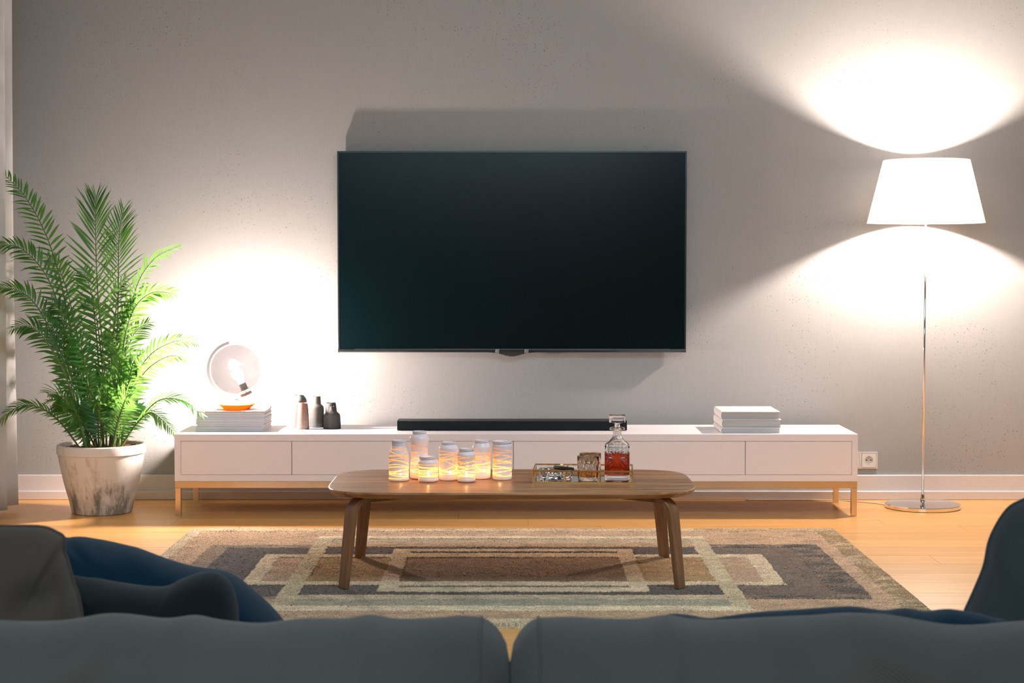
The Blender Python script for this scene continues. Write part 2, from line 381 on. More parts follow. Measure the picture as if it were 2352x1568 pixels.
# ------------------------------------------------------------------ curtain
def curtain():
    ys = np.linspace(7.76, 5.2, 260); zs = np.linspace(0.02, 2.70, 24)
    V = []; 
    for i, y in enumerate(ys):
        ph = (7.76 - y)
        amp = 0.045
        x = -2.325 + amp * math.cos(ph * 2 * PI / 0.17) + 0.012 * math.sin(ph * 41)
        for z in zs:
            V.append((x - 0.008 * math.sin(z * 1.3 + ph * 9), y + 0.010 * math.sin(ph * 2 * PI / 0.17 * 2), z))
    n = len(zs); F = [(i * n + k, (i + 1) * n + k, (i + 1) * n + k + 1, i * n + k + 1) for i in range(len(ys) - 1) for k in range(n - 1)]
    t = thing('curtain', 'grey linen curtain hanging in folds at the left edge, behind the palm', 'curtain', (-2.33, 7.5, 0))
    V = [(x + 2.33, y - 7.5, z) for x, y, z in V]
    o = raw('drape', V, F, M['curtain'], t, True)
    s = o.modifiers.new('thick', 'SOLIDIFY'); s.thickness = 0.004
    obj('rail', TB([(0, .3, 2.715), (0, -2.5, 2.715)], 0.014, 12), M['nickel'], t, True)
curtain()

# ------------------------------------------------------------------ television
def television():
    t = thing('television', 'large flat black television mounted on the concrete wall, switched off', 'television', (-0.0085, 8.03, 0.705))
    x0, x1, z0, z1 = -0.824, 0.824, 0.0, 0.950
    obj('housing', BX(x0 + .002, x1 - .002, 0.012, 0.032, z0 + .002, z1 - .002), M['tvback'], t, bevel=0.003)
    obj('wall_mount', BX(-0.3, 0.3, 0.032, 0.0545, 0.25, 0.7), M['tvback'], t, bevel=0.004)
    bm = bmesh.new()
    box(bm, x0, x1, 0, 0.012, z1 - 0.0085, z1); box(bm, x0, x0 + .0085, 0, 0.012, z0, z1 - .0085); box(bm, x1 - .0085, x1, 0, 0.012, z0, z1 - .0085)
    fr = obj('bezel', bm, M['bezel'], t, bevel=0.0015)
    # lower bar with the downward swelling in the middle
    N = 161; V = []; 
    for i in range(N):
        x = x0 + (x1 - x0) * i / (N - 1); d = 0.0195 * math.exp(-(x / 0.058) ** 2) if abs(x) < .25 else 0
        for (y, z) in ((0.012, z0 - d), (-0.001 - d * .3, z0 - d + .002), (-0.004 - d * .4, z0 - d * .5 + 0.009), (-0.001, 0.0165), (0.012, 0.0175)): V.append((x, y, z))
    F = [(i * 5 + k, i * 5 + k + 1, (i + 1) * 5 + k + 1, (i + 1) * 5 + k) for i in range(N - 1) for k in range(4)] + [tuple(range(5)), tuple(reversed(range((N - 1) * 5, N * 5)))]
    o = raw('lower_bezel', V, F, M['bezel'], t); o.data.polygons.foreach_set('use_smooth', [True] * len(F)); o.data.set_sharp_from_angle(angle=0.6)
    obj('trim_line', BX(-0.745, 0.745, -0.0028, 0.0, 0.0155, 0.0172), M['silver'], o)
    for s in (-1, 1):
        bm = bmesh.new(); box(bm, s * 0.069 - 0.010, s * 0.069 + 0.010, -0.0085, 0.0, -0.003, 0.0155)
        lab(obj('clip', bm, M['silver'], o, bevel=0.003), 'small silver clip at the end of the bulge')
    obj('panel', BX(x0 + .009, x1 - .009, 0.0015, 0.0115, 0.018, z1 - 0.009), M['screen'], t)
television()

# ------------------------------------------------------------------ media cabinet
CZ = 0.3669; CX0, CX1, CY0, CY1 = -1.5120, 1.5325, 7.5345, 7.9810
def cabinet():
    t = thing('media_cabinet', 'long low white media cabinet on slim metal legs, against the wall below the television', 'cabinet', (0, 7.75, 0))
    y0, y1 = CY0 - 7.75, CY1 - 7.75; zb = 0.1563
    bm = bmesh.new()
    box(bm, CX0, CX1, y0, y1, CZ - .0305, CZ); box(bm, CX0, CX1, y0, y1, zb, zb + .0285)
    box(bm, CX0, CX0 + .0275, y0, y1, zb + .0285, CZ - .0305); box(bm, CX1 - .0255, CX1, y0, y1, zb + .0285, CZ - .0305)
    box(bm, CX0 + .0275, CX1 - .0255, y1 - .02, y1, zb + .0285, CZ - .0305)
    obj('carcass', bm, M['white'], t)
    obj('gap_filler_board', BX(CX0 + .03, CX1 - .03, y0 + .0065, y1 - .03, zb + .03, CZ - .032), M['gap'], t)  # added filler close behind the doors, keeps their gaps from going dark
    ed = [CX0 + .0275, -0.9896, -0.0019, 1.032, CX1 - .0255]
    for i, (a, b) in enumerate(zip(ed, ed[1:])):
        ga = 0.0009 if i == 0 else 0.0020; gb = 0.0009 if i == 3 else 0.0020
        o = obj('door', BX(a + ga, b - gb, y0 + .0015, y0 + .0062, zb + .0285 + .0012, CZ - .0305 - .0018), M['white'], t, bevel=0.0008, segs=1)
    z0, z1 = 0.1263, zb - 0.0003; th = 0.0245
    bm = bmesh.new()
    box(bm, CX0 + .001, CX1 - .001, y0, y0 + th, z0, z1); box(bm, CX0 + .001, CX1 - .001, y1 - th, y1, z0, z1)
    box(bm, CX0 + .001, CX0 + .001 + th, y0 + th, y1 - th, z0, z1); box(bm, CX1 - .001 - th, CX1 - .001, y0 + th, y1 - th, z0, z1)
    obj('base_rail', bm, M['steel'], t, bevel=0.0008, segs=1)
    for x in (CX0 + .0015, CX1 - .0015 - th):
        for y in (y0, y1 - th): obj('leg', BX(x, x + th, y, y + th, 0, z0), M['steel'], t, bevel=0.0008, segs=1)
cabinet()

# ------------------------------------------------------------------ rug (carved pile; every tuft row is real relief)
def rug():
    X0, X1, Y0, Y1 = -1.353, 1.347, 5.205, 7.095
    nx, ny = 900, 640
    x = np.linspace(X0, X1, nx); y = np.linspace(Y0, Y1, ny); X, Y = np.meshgrid(x, y)
    def sm(shape, cells, seed):
        r = np.random.default_rng(seed).standard_normal((cells[1] + 3, cells[0] + 3)); gx = np.linspace(0, cells[0] + 1.99, shape[1]); gy = np.linspace(0, cells[1] + 1.99, shape[0])
        ix = gx.astype(int); iy = gy.astype(int); fx = (gx - ix); fy = (gy - iy); fx = fx * fx * (3 - 2 * fx); fy = (fy * fy * (3 - 2 * fy))[:, None]
        a = r[iy][:, ix]; b = r[iy][:, ix + 1]; c = r[iy + 1][:, ix]; d = r[iy + 1][:, ix + 1]
        return (a * (1 - fx) + b * fx) * (1 - fy) + (c * (1 - fx) + d * fx) * fy
    jx = X + 0.0018 * sm(X.shape, (200, 140), 1) + 0.002 * sm(X.shape, (30, 20), 2); jy = Y + 0.0018 * sm(X.shape, (200, 140), 3) + 0.002 * sm(X.shape, (30, 20), 4)
    C = np.zeros(X.shape + (3,)); H = np.zeros(X.shape)
    mott = sm(X.shape, (60, 90), 5); mot2 = sm(X.shape, (34, 40), 6); dith = RNG.standard_normal(X.shape)
    def lay(x0, x1, y0, y1, col, h, alt=None, thr=0.2):
        m = (jx > x0) & (jx < x1) & (jy > y0) & (jy < y1)
        C[m] = col; H[m] = h
        if alt is not None: C[m & (0.7 * mot2 + 0.5 * mott + 1.0 * dith > thr)] = alt
    light = (0.52, 0.47, 0.42); light2 = (0.42, 0.38, 0.33); beige = (0.40, 0.30, 0.235); taupe = (0.20, 0.155, 0.125); charc = (0.052, 0.038, 0.030)
    pink = (0.36, 0.27, 0.215); brown = (0.19, 0.115, 0.045); ochre = (0.29, 0.195, 0.082); olive = (0.24, 0.17, 0.085); blue = (0.26, 0.275, 0.25); pale = (0.55, 0.52, 0.47); greyp = (0.36, 0.31, 0.26)
    lay(-9, 9, -9, 99, light, 0.0035, light2)                                    # outer border
    lay(1.255, 9, -9, 99, olive, 0.0035, light2, 0.9)
    lay(0.75, 9, 7.02, 99, light2, 0.0035, olive, 0.3)
    lay(-1.300, 1.262, 5.285, 7.022, beige, 0.001)                              # field
    lay(-1.198, 1.200, 5.600, 6.688, taupe, 0.0, )                               # dark frame
    lay(0.75, 1.200, 5.600, 6.688, charc, 0.003, taupe, 0.6)
    lay(-1.125, 1.085, 5.655, 6.628, charc, 0.0)
    lay(0.95, 1.085, 5.655, 6.628, (0.115, 0.085, 0.065), 0.0)
    lay(0.45, 0.96, 5.655, 6.628, (0.105, 0.080, 0.062), 0.0)
    lay(-0.949, 0.949, 5.845, 6.457, light, 0.0035, light2, 0.5)                 # frame B
    lay(-0.890, 0.880, 5.900, 6.395, pink, 0.0005)
    lay(-0.793, 0.772, 5.405, 6.886, (0.46, 0.44, 0.37), 0.004, (0.36, 0.33, 0.25), 0.35)   # frame A
    lay(-0.793, 0.772, 5.405, 5.480, pale, 0.004); lay(-0.793, 0.772, 6.830, 6.886, pale, 0.004)
    lay(-0.728, 0.710, 5.482, 6.829, blue, 0.0005)
    lay(-0.728, 0.710, 6.640, 6.829, greyp, 0.0005); lay(-0.728, 0.710, 6.640, 6.712, (0.38, 0.29, 0.21), 0.002)
    lay(-0.728, 0.710, 5.593, 5.667, (0.40, 0.37, 0.32), 0.003)
    lay(-0.728, 0.710, 5.667, 6.640, charc, 0.0)
    lay(-0.728, 0.710, 5.845, 6.457, light, 0.0035); lay(-0.728, 0.710, 5.903, 6.397, ochre, 0.0005)
    lay(-0.465, 0.461, 5.722, 6.575, (0.47, 0.40, 0.32), 0.004, (0.40, 0.33, 0.245), 0.5)     # frame C
    lay(-0.465, 0.461, 5.722, 5.900, (0.50, 0.46, 0.40), 0.004)
    lay(-0.396, 0.396, 6.484, 6.520, charc, 0.0); lay(-0.396, 0.398, 5.797, 5.832, (0.14, 0.10, 0.065), 0.0)
    lay(-0.405, 0.400, 5.902, 6.397, brown, 0.0)
    C *= np.array((1.45, 1.17, 0.78)) * (1 + 0.10 * mott[..., None]); C = np.clip(C * (1 + 0.22 * RNG.standard_normal(X.shape))[..., None], 0.01, 1)
    Z = 0.011 + H + 0.0016 * RNG.standard_normal(X.shape) * 0.6
    edge = np.minimum.reduce([X - X0, X1 - X, Y - Y0, Y1 - Y]); Z = np.where(edge < 0.006, 0.004, Z); Z[0] = Z[-1] = 0; Z[:, 0] = Z[:, -1] = 0
    X2 = X + 0.0011 * RNG.standard_normal(X.shape); Y2 = Y + 0.0011 * RNG.standard_normal(X.shape)
    V = np.stack([X2, Y2 - 6.15, Z + 0.0005], -1).reshape(-1, 3)
    idx = np.arange(nx * ny).reshape(ny, nx); F = np.stack([idx[:-1, :-1], idx[:-1, 1:], idx[1:, 1:], idx[1:, :-1]], -1).reshape(-1, 4)
    me = bpy.data.meshes.new('rug_pile'); me.vertices.add(len(V)); me.vertices.foreach_set('co', V.astype(np.float32).ravel())
    me.loops.add(F.size); me.loops.foreach_set('vertex_index', F.astype(np.int32).ravel())
    me.polygons.add(len(F)); me.polygons.foreach_set('loop_start', np.arange(0, F.size, 4, dtype=np.int32)); me.update(calc_edges=True)
    at = me.color_attributes.new('pile', 'FLOAT_COLOR', 'POINT'); at.data.foreach_set('color', np.concatenate([C.reshape(-1, 3), np.ones((nx * ny, 1))], 1).astype(np.float32).ravel())
    t = thing('rug', 'beige, charcoal and brown rug of overlapping rectangles lying on the oak floor', 'rug', (0, 6.15, 0))
    link('pile', me, M['rug'], t, True)
    obj('backing', BX(X0 + .003, X1 - .003, Y0 - 6.15 + .003, Y1 - 6.15 - .003, 0.0003, 0.0035), plain('rug_backing', (0.08, 0.07, 0.07, 1), 0.9), t)
rug()

# ------------------------------------------------------------------ coffee table
TZ = 0.345; TC = (-0.0063, 6.10)
def coffee_table():
    t = thing('coffee_table', 'low walnut coffee table with rounded ends and bent plywood legs, standing on the rug', 'coffee table', (TC[0], TC[1], 0))
    bm = bmesh.new(); N = 160
    def ring(s, z):
        out = []
        for i in range(N):
            a = 2 * PI * i / N; c, q = math.cos(a), math.sin(a)
            x = (0.649 - s) * math.copysign(abs(c) ** (2 / 8), c); y = (0.3365 - s) * math.copysign(abs(q) ** (2 / 4.2), q)
            out.append(bm.verts.new((x, y, z)))
        return out
    rs = [ring(s, z) for s, z in ((0.016, TZ - 0.0225), (0.006, TZ - 0.016), (0.0, TZ - 0.0065), (0.001, TZ - 0.0015), (0.003, TZ))]
    for a, b in zip(rs, rs[1:]):
        for i in range(N): bm.faces.new((a[i], a[(i + 1) % N], b[(i + 1) % N], b[i]))
    bm.faces.new(rs[-1]); bm.faces.new(list(reversed(rs[0])))
    obj('tabletop', bm, M['walnut'], t, auto=0.5)
    for sx in (-1, 1):
        for sy in (-1, 1):
            d = Vector((-sx, -sy * 0.80, 0)).normalized(); wv = Vector((-d.y, d.x, 0)); z0 = 0.012
            foot = Vector((sx * 0.578, sy * 0.308, 0.0125))
            R = 0.055; zt = TZ - 0.0225 - 0.0095; lean = 0.030
            path = []; wid = []
            top_s = Vector((foot.x, foot.y, 0)) + d * lean
            for k in range(8):
                u = k / 7; path.append(foot.lerp(Vector((top_s.x, top_s.y, zt - R)), u)); wid.append(0.041 + 0.013 * u)
            for k in range(1, 10):
                a = k / 9 * PI / 2; path.append(Vector((top_s.x, top_s.y, zt - R)) + d * R * (1 - math.cos(a)) + Vector((0, 0, R * math.sin(a)))); wid.append(0.054 - 0.002 * k / 9)
            for k in range(1, 5): path.append(Vector((top_s.x, top_s.y, zt)) + d * (R + 0.04 * k)); wid.append(0.052)
            bm = bmesh.new(); rr = []
            for i, p in enumerate(path):
                tg = (path[min(i + 1, len(path) - 1)] - path[max(i - 1, 0)]).normalized(); nn = wv.cross(tg).normalized(); h = 0.0095
                if i == 0: tg = Vector((0, 0, 1)); nn = wv.cross(tg)
                rr.append([bm.verts.new(p + wv * a * wid[i] / 2 + nn * b * h) for a, b in ((-1, -1), (1, -1), (1, 1), (-1, 1))])
            for a, b in zip(rr, rr[1:]):
                for i in range(4): bm.faces.new((a[i], a[(i + 1) % 4], b[(i + 1) % 4], b[i]))
            bm.faces.new(rr[0]); bm.faces.new(rr[-1])
            obj('leg', bm, M['walnutz'], t, auto=0.6, bevel=0.0015, segs=1)
coffee_table()

# ------------------------------------------------------------------ candle jars
def jar_thing(x, y, prof, neck, lines, label, seed, tilt=0.0):
    """prof: outer (r, z) from base up to the rim; neck: (r, z0, z1) of the screw thread; lines: (z_lo, z_hi, count, slope)"""
    rng = np.random.default_rng(seed)
    t = thing('candle_jar', label, 'jar', (x, y, TZ), 0, 'white painted candle jars on the coffee table')
    P = spline([(r, 0, z) for r, z in prof], 300); n = 112
    P = [(max(p.x, 0.001), p.z) for p in P]
    full = [(0.001, 0.0005)] + [(P[0][0] * 0.6, 0.0005)] + P + [(P[-1][0] - 0.0022, P[-1][1] + 0.0002), (P[-1][0] - 0.0028, P[-1][1] - 0.006)]
    ph = np.linspace(0, 2 * PI, n, endpoint=False); V = []; B = []
    L = []
    z_lo, z_hi, cnt, slope = lines
    for k in range(cnt):
        u = (k + 0.5) / cnt; zc = z_lo + (z_hi - z_lo) * u + rng.normal(0, 0.0015)
        A = slope * rng.uniform(0.15, 1.0) * (0.6 + 0.4 * math.sin(PI * u)); L.append((zc, A, rng.uniform(0, 2 * PI), rng.uniform(0.0006, 0.00095)))
    for r, z in full:
        m = np.zeros(n)
        if z_lo - 0.012 < z < z_hi + 0.012:
            for zc, A, p0, wd in L:
                zz = np.clip(zc + A * np.sin(ph + p0), z_lo - 0.001, z_hi + 0.003)
                m = np.maximum(m, np.clip(1.6 - np.abs(z - zz) / wd, 0, 1))
        B.append(m); V += [(r * math.cos(a), r * math.sin(a), z) for a in ph]
    R = len(full); F = [(i * n + k, i * n + (k + 1) % n, (i + 1) * n + (k + 1) % n, (i + 1) * n + k) for i in range(R - 1) for k in range(n)]
    o = raw('painted_glass', V, F, M['jar'], t, True)
    o['label'] = 'white painted glass wall with winding clear lines tinted amber for the candle glow'
    at = o.data.attributes.new('band', 'FLOAT', 'POINT'); at.data.foreach_set('value', np.array(B, dtype=np.float32).ravel())
    r, za, zb = neck
    bm = bmesh.new()
    for q in (0, 1):
        p = [(r * math.cos(a), r * math.sin(a), za + (zb - za) * ((a + q * 0.6) / (2 * PI * 0.8)) * 0.75 + 0.0008) for a in np.linspace(-PI * 0.95 + q * PI, 0.75 * PI + q * PI - 0.5, 30)]
        p = [(X_, Y_, za + (zb - za) * (0.05 + 0.9 * i / 29)) for i, (X_, Y_, _) in enumerate(p)]
        tube(bm, p, [0.0003 + 0.0011 * math.sin(PI * i / 29) ** 0.4 for i in range(30)], 6)
    obj('screw_thread', bm, M['jarrim'], t, True)
    return t
def rr(r, h): return [(r * 0.80, 0.0005), (r * 0.95, 0.0022), (r, 0.0065), (r * 0.998, 0.010), (r * 0.965, 0.0135), (r * 0.97, 0.017)]
J = []
r = .0370
jar_thing(-.4141, 6.093, rr(r, .09) + [(.0360, .050), (.0362, .085), (.0335, .100), (.0262, .121), (.0243, .1265), (.0245, .1285), (.0252, .133), (.0256, .147)], (.0260, .138, .1455), (.012, .124, 17, .016),
          'leftmost candle jar, milk-bottle shaped with sloping shoulders and narrow neck', 1)
jar_thing(-.3432, 6.160, [(.028, .0005), (.034, .003), (.0355, .010), (.0345, .040), (.0305, .085), (.0300, .105), (.0320, .125), (.0352, .141), (.0345, .150), (.0290, .159), (.0245, .1625), (.0248, .166), (.0250, .173)], (.0256, .164, .1715), (.022, .128, 10, .012),
          'tallest candle jar, waisted white glass with few wide-spaced lines, in the back row', 2)
r = .0370
jar_thing(-.3073, 6.0758, rr(r, .06) + [(.0358, .030), (.0360, .058), (.0368, .064), (.0362, .071), (.0325, .0775), (.0315, .080), (.0318, .083), (.0320, .0905)], (.0326, .0815, .089), (.015, .062, 13, .004),
          'shortest and widest candle jar, in front of the tallest jar', 3)
jar_thing(-.2360, 6.1130, [(.028, .0005), (.0335, .0025), (.0350, .0075), (.0352, .030), (.0350, .080), (.0350, .110), (.0335, .1195), (.0280, .127), (.0252, .1285), (.0254, .131), (.0256, .1385)], (.0262, .130, .1375), (.026, .108, 13, .017),
          'round-shouldered candle jar between the shortest jar and the small front jar', 4)
r = .0329
jar_thing(-.1697, 6.0700, rr(r, .08) + [(.0318, .035), (.0318, .082), (.0328, .089), (.0326, .0965), (.0300, .103), (.0252, .1075), (.0248, .109), (.0250, .112), (.0253, .1195)], (.0259, .110, .118), (.015, .090, 15, .009),
          'small narrow-necked candle jar standing in front, with a line round its shoulder', 5)
jar_thing(-.1180, 6.1520, [(.027, .0005), (.0315, .0025), (.0332, .0075), (.0333, .030), (.0332, .080), (.0330, .108), (.0318, .118), (.0275, .127), (.0252, .1305), (.0254, .133), (.0256, .1415)], (.0262, .132, .140), (.022, .103, 13, .013),
          'candle jar with wide collar standing partly behind the small narrow-necked jar', 6)
jar_thing(-.0419, 6.1265, [(.029, .0005), (.0338, .0025), (.0350, .0075), (.0350, .030), (.0350, .080), (.0350, .118), (.0345, .125), (.0332, .129), (.0330, .131), (.0332, .133), (.0334, .1405)], (.0340, .1315, .139), (.016, .114, 16, .014),
          'rightmost candle jar, straight cylindrical with a mouth as wide as its body', 7)
def tealight(x, y, label, hgt=0.012):
    t = thing('tealight', label, 'candle', (x, y, TZ + 0.0012), 0, 'lit tealights inside the jars')
    obj('cup', LT([(0.0165, 0.0), (0.0172, hgt), (0.0168, hgt), (0.016, 0.001)], 32, cap0=True, cap1=True), M['tin'], t, True)
    obj('wax', LT([(0.0158, 0.0015), (0.0162, hgt - .0015), (0.003, hgt - .0022)], 32, cap0=True, cap1=True), M['wax'], t, True)
    obj('wick', TB([(0, 0, hgt - .004), (0.0004, 0, hgt + .004)], 0.0007, 6), M['wick'], t)
    fp = [(0.0004, 0.0), (0.0034, 0.0025), (0.0043, 0.007), (0.0033, 0.0135), (0.0014, 0.021), (0.0002, 0.027)]
    obj('flame', LT([(a, b + hgt + .002) for a, b in fp], 16, cap0=True, cap1=True), M['flame'], t, True)
    l = bpy.data.lights.new('tealight_glow', 'POINT'); l.energy = CANDLE_W; l.color = (1.0, 0.56, 0.24); l.shadow_soft_size = 0.003
    lo = bpy.data.objects.new('tealight_glow', l); COL.objects.link(lo); lo.parent = t; lo.location = (0, 0, hgt + .014)
for x, y, s in ((-.408, 6.090, 'in the leftmost milk-bottle shaped jar'), (-.3432, 6.160, 'in the tallest waisted jar'), (-.307, 6.0755, 'in the shortest widest jar'), (-.2300, 6.112, 'in the round-shouldered jar'),
                (-.1690, 6.070, 'in the small narrow-necked front jar'), (-.1080, 6.151, 'in the jar behind the small front jar'), (-.0500, 6.1260, 'in the rightmost straight jar')):
    tealight(x, y, 'lit tealight ' + s)

# ------------------------------------------------------------------ tray with decanter, tumblers, ashtray
TR = math.radians(-3.9); TO = Vector((0.0655, 6.027, TZ))       # front left corner of the tray
def tray_pt(a, b, z=0.0):
    c, s = math.cos(TR), math.sin(TR); return Vector((TO.x + a * c - b * s, TO.y + a * s + b * c, TO.z + z))
def tray():
    t = thing('serving_tray', 'rectangular brass-framed tray with mirrored bottom at the right of the coffee table', 'tray', TO, TR)
    W, D, Hh, b = 0.359, 0.200, 0.0465, 0.0055
    bm = bmesh.new()
    for z0 in (0.0, Hh - b):
        box(bm, 0, W, 0, b, z0, z0 + b); box(bm, 0, W, D - b, D, z0, z0 + b); box(bm, 0, b, b, D - b, z0, z0 + b); box(bm, W - b, W, b, D - b, z0, z0 + b)
    obj('rail', bm, M['gold'], t, bevel=0.0006, segs=1)
    for (x, y) in [(0, 0), (W - b, 0), (0, D - b), (W - b, D - b), (W / 3 - b / 2, 0), (2 * W / 3 - b / 2, 0), (W / 3 - b / 2, D - b), (2 * W / 3 - b / 2, D - b)]:
        obj('post', BX(x, x + b, y, y + b, b, Hh - b), M['gold'], t, bevel=0.0005, segs=1)
    lab(obj('mirror_bottom', BX(b, W - b, b, D - b, 0.0012, 0.0035), M['mirror'], t), 'mirrored glass bottom')
tray()
TB0 = 0.0037
def decanter():
    p = tray_pt(0.302, 0.085, TB0)
    t = thing('decanter', 'square crystal decanter with starburst cut, half full of red-brown spirit', 'decanter', p, TR)
    prof = [(.0, .0, 8), (.040, .0005, 8), (.0435, .004, 8), (.0450, .012, 8), (.0455, .05, 9), (.0455, .118, 9), (.0445, .1255, 8), (.0400, .131, 6), (.030, .139, 4), (.020, .150, 2.6), (.0155, .162, 2.1), (.0150, .178, 2), (.0155, .1795, 2), (.0265, .181, 2), (.0290, .185, 2), (.0265, .189, 2), (.0140, .1905, 2)]
    def rings(prof, n=160, dz=None, star=True):
        V = []; Z = []
        zs = [q[1] for q in prof]
        samp = []
        for (a, b) in zip(prof, prof[1:]):
            k = 60 if (b[1] - a[1]) > 0.05 else (24 if (b[1] - a[1]) > 0.03 else 4)
            for i in range(k): u = i / k; samp.append(tuple(a[j] * (1 - u) + b[j] * u for j in range(3)))
        samp.append(prof[-1])
        for (r, z, e) in samp:
            for i in range(n):
                a = 2 * PI * i / n; c, s = math.cos(a), math.sin(a)
                k = (abs(c) ** e + abs(s) ** e) ** (-1 / e) * r; x, y = k * c, k * s
                if star and 0.02 < z < 0.122 and r > .04:
                    for ax in (0, 1):
                        lat = y if ax == 0 else x; nor = x if ax == 0 else y
                        if abs(nor) > 0.038 and abs(lat) < 0.038:
                            zz = z - 0.082; rad = math.hypot(lat, zz); th = math.atan2(zz, lat)
                            if 0.004 < rad < 0.052:
                                m = 16; d = abs(((th / (2 * PI) * m) % 1) - 0.5) * 2 * PI / m * rad      # distance from the petal edge line
                                half = PI / m * rad; u = 1 - (abs(d - half * 0) / max(half, 1e-4)); g = 0.0030 * max(0, 1 - abs(rad - 0.026) / 0.028) * max(0.0, u)
                                if ax == 0: x -= math.copysign(g, x)
                                else: y -= math.copysign(g, y)
                V.append((x, y, z))
        R = len(samp); F = [(i * n + q, i * n + (q + 1) % n, (i + 1) * n + (q + 1) % n, (i + 1) * n + q) for i in range(R - 1) for q in range(n)]
        return V, F, R, n
    V, F, R, n = rings(prof)
    inner = [(.0100, .190, 2), (.0100, .160, 2), (.0150, .149, 2.6), (.026, .137, 4), (.0370, .126, 6), (.0390, .118, 8), (.0390, .030, 8), (.035, .022, 6), (.0, .020, 6)]
    V2, F2, R2, n2 = rings(inner, star=False); off = len(V)
    last = (R - 1) * n; F3 = [(last + q, last + (q + 1) % n, off + (q + 1) % n, off + q) for q in range(n)]
    o = raw('glass_body', V + V2, F + F3 + [tuple(off + i for i in f) for f in F2], M['glass'], t, True)
    bmm = bmesh.new(); bmm.from_mesh(o.data); bmesh.ops.remove_doubles(bmm, verts=bmm.verts, dist=1e-6); bmesh.ops.recalc_face_normals(bmm, faces=bmm.faces); bmm.to_mesh(o.data); bmm.free()
    liq = [(.0, .0202, 6), (.0352, .0218, 6), (.0392, .030, 8), (.0392, .099, 8), (.0, .0992, 8)]
    V, F, R, n = rings(liq, star=False); o = raw('spirit', V, F, M['whisky'], t, True)
    bmm = bmesh.new(); bmm.from_mesh(o.data); bmesh.ops.remove_doubles(bmm, verts=bmm.verts, dist=1e-6); bmesh.ops.recalc_face_normals(bmm, faces=bmm.faces); bmm.to_mesh(o.data); bmm.free(); o['label'] = 'red-brown spirit filling the lower half'
    st = [(.0, .176), (.0085, .1765), (.0093, .190), (.0105, .1985), (.0090, .2005), (.0105, .204), (.0170, .2065), (.0285, .209), (.0295, .211), (.0300, .231), (.0290, .2335), (.0, .2340)]
    o = obj('stopper', LT(st, 8 * 8, close=False), M['glass'], t, True)
    for v in o.data.vertices:   # square off the stopper head
        if v.co.z > .2068:
            a = math.atan2(v.co.y, v.co.x); e = 6; k = (abs(math.cos(a)) ** e + abs(math.sin(a)) ** e) ** (-1 / e); v.co.x *= k * .98; v.co.y *= k * .98
    o.data.set_sharp_from_angle(angle=0.7)
decanter()
def tumbler(px, label, fill):
    t = thing('tumbler', label, 'glass', px, 0.1, 'crystal tumblers on the tray')
    n = 192; V = []; prof = [(0.0001, 0.0004), (.033, .0004), (.0355, .0015), (.0365, .006), (.0360, .0085), (.0372, .011)]
    zs = [0.011 + (0.0865 - 0.011) * i / 70 for i in range(1, 71)]
    prof += [(.0372 + .0026 * ((z - .011) / .0755), z) for z in zs]; prof += [(.0396, .0875), (.0388, .0880), (.0380, .0872)]
    for r, z in prof:
        for i in range(n):
            a = 2 * PI * i / n; g = 0
            if .012 < z < .066:
                m = 12; u = (a / (2 * PI) * m) % 1; zz = (z - .012) / .054
                g = 0.0022 * max(0, 1 - abs(u - 0.5) * 2 / max(0.12, 1 - zz * 0.9)) * min(1, (1 - zz) * 4)
                g2 = 0.0015 * max(0, 1 - abs(((u + zz * 1.6) % 1) - 0.5) * 5) * (zz < .55); g3 = 0.0015 * max(0, 1 - abs(((u - zz * 1.6) % 1) - 0.5) * 5) * (zz < .55); g = max(g, g2, g3)
            V.append(((r - g) * math.cos(a), (r - g) * math.sin(a), z))
    inn = [(.0362, .070), (.0350, .040), (.0335, .018), (.030, .0145), (.0001, .014)]
    for r, z in inn:
        for i in range(n): a = 2 * PI * i / n; V.append((r * math.cos(a), r * math.sin(a), z))
    R = len(prof) + len(inn); F = [(i * n + k, i * n + (k + 1) % n, (i + 1) * n + (k + 1) % n, (i + 1) * n + k) for i in range(R - 1) for k in range(n)]
    raw('crystal_body', V, F, M['glass'], t, True)
    if fill: lab(obj('spirit', LT([(.0001, .0143), (.0302, .0147), (.0337, .018), (.0337 + .0003 + .0015 * (fill - .018) / .022, fill), (.0001, fill)], 64), M['whisky2'], t, True), 'shallow amber spirit at the bottom')
tumbler(tray_pt(0.1980, 0.056, TB0), 'front crystal tumbler holding a little amber spirit, beside the decanter', 0.034)
tumbler(tray_pt(0.2040, 0.148, TB0), 'empty crystal tumbler standing behind the other tumbler on the tray', 0)
def ashtray():
    t = thing('ashtray', 'heavy cut-crystal ashtray at the left end of the tray', 'ashtray', tray_pt(0.0800, 0.090, TB0), TR)
    bm = bmesh.new(); N = 64
    def ring(r, z, e=5, flute=0.0, notch=0.0, kk=1.0):
        out = []
        for i in range(N):
            a = 2 * PI * i / N; c, s = math.cos(a), math.sin(a); k = (abs(c) ** e + abs(s) ** e) ** (-1 / e) * r * (1 - flute * (i % 4 == 0))
            nz = notch if abs(c) > .985 or abs(s) > .985 else 0
            out.append(bm.verts.new((k * c * kk, k * s * .92 * kk, z - nz)))
        return out
    rs = [ring(.001, .0003), ring(.050, .0003), ring(.058, .003, 5, .03), ring(.060, .008, 5, .04), ring(.059, .018, 5, .0), ring(.0625, .022, 5, .04), ring(.0625, .0335, 5, .04), ring(.060, .0375, 5, .02, .008), ring(.048, .0375, 4, 0, .008), ring(.042, .034, 4), ring(.034, .014, 3), ring(.001, .012, 2)]
    for a, b in zip(rs, rs[1:]):
        for i in range(N): bm.faces.new((a[i], a[(i + 1) % N], b[(i + 1) % N], b[i]))
    obj('crystal_dish', bm, M['glass'], t, auto=0.25)
ashtray()
a = tray_pt(0.072, 0.125, TB0 + .0385); b = tray_pt(0.146, 0.058, TB0 + .0385); q = (b - a)
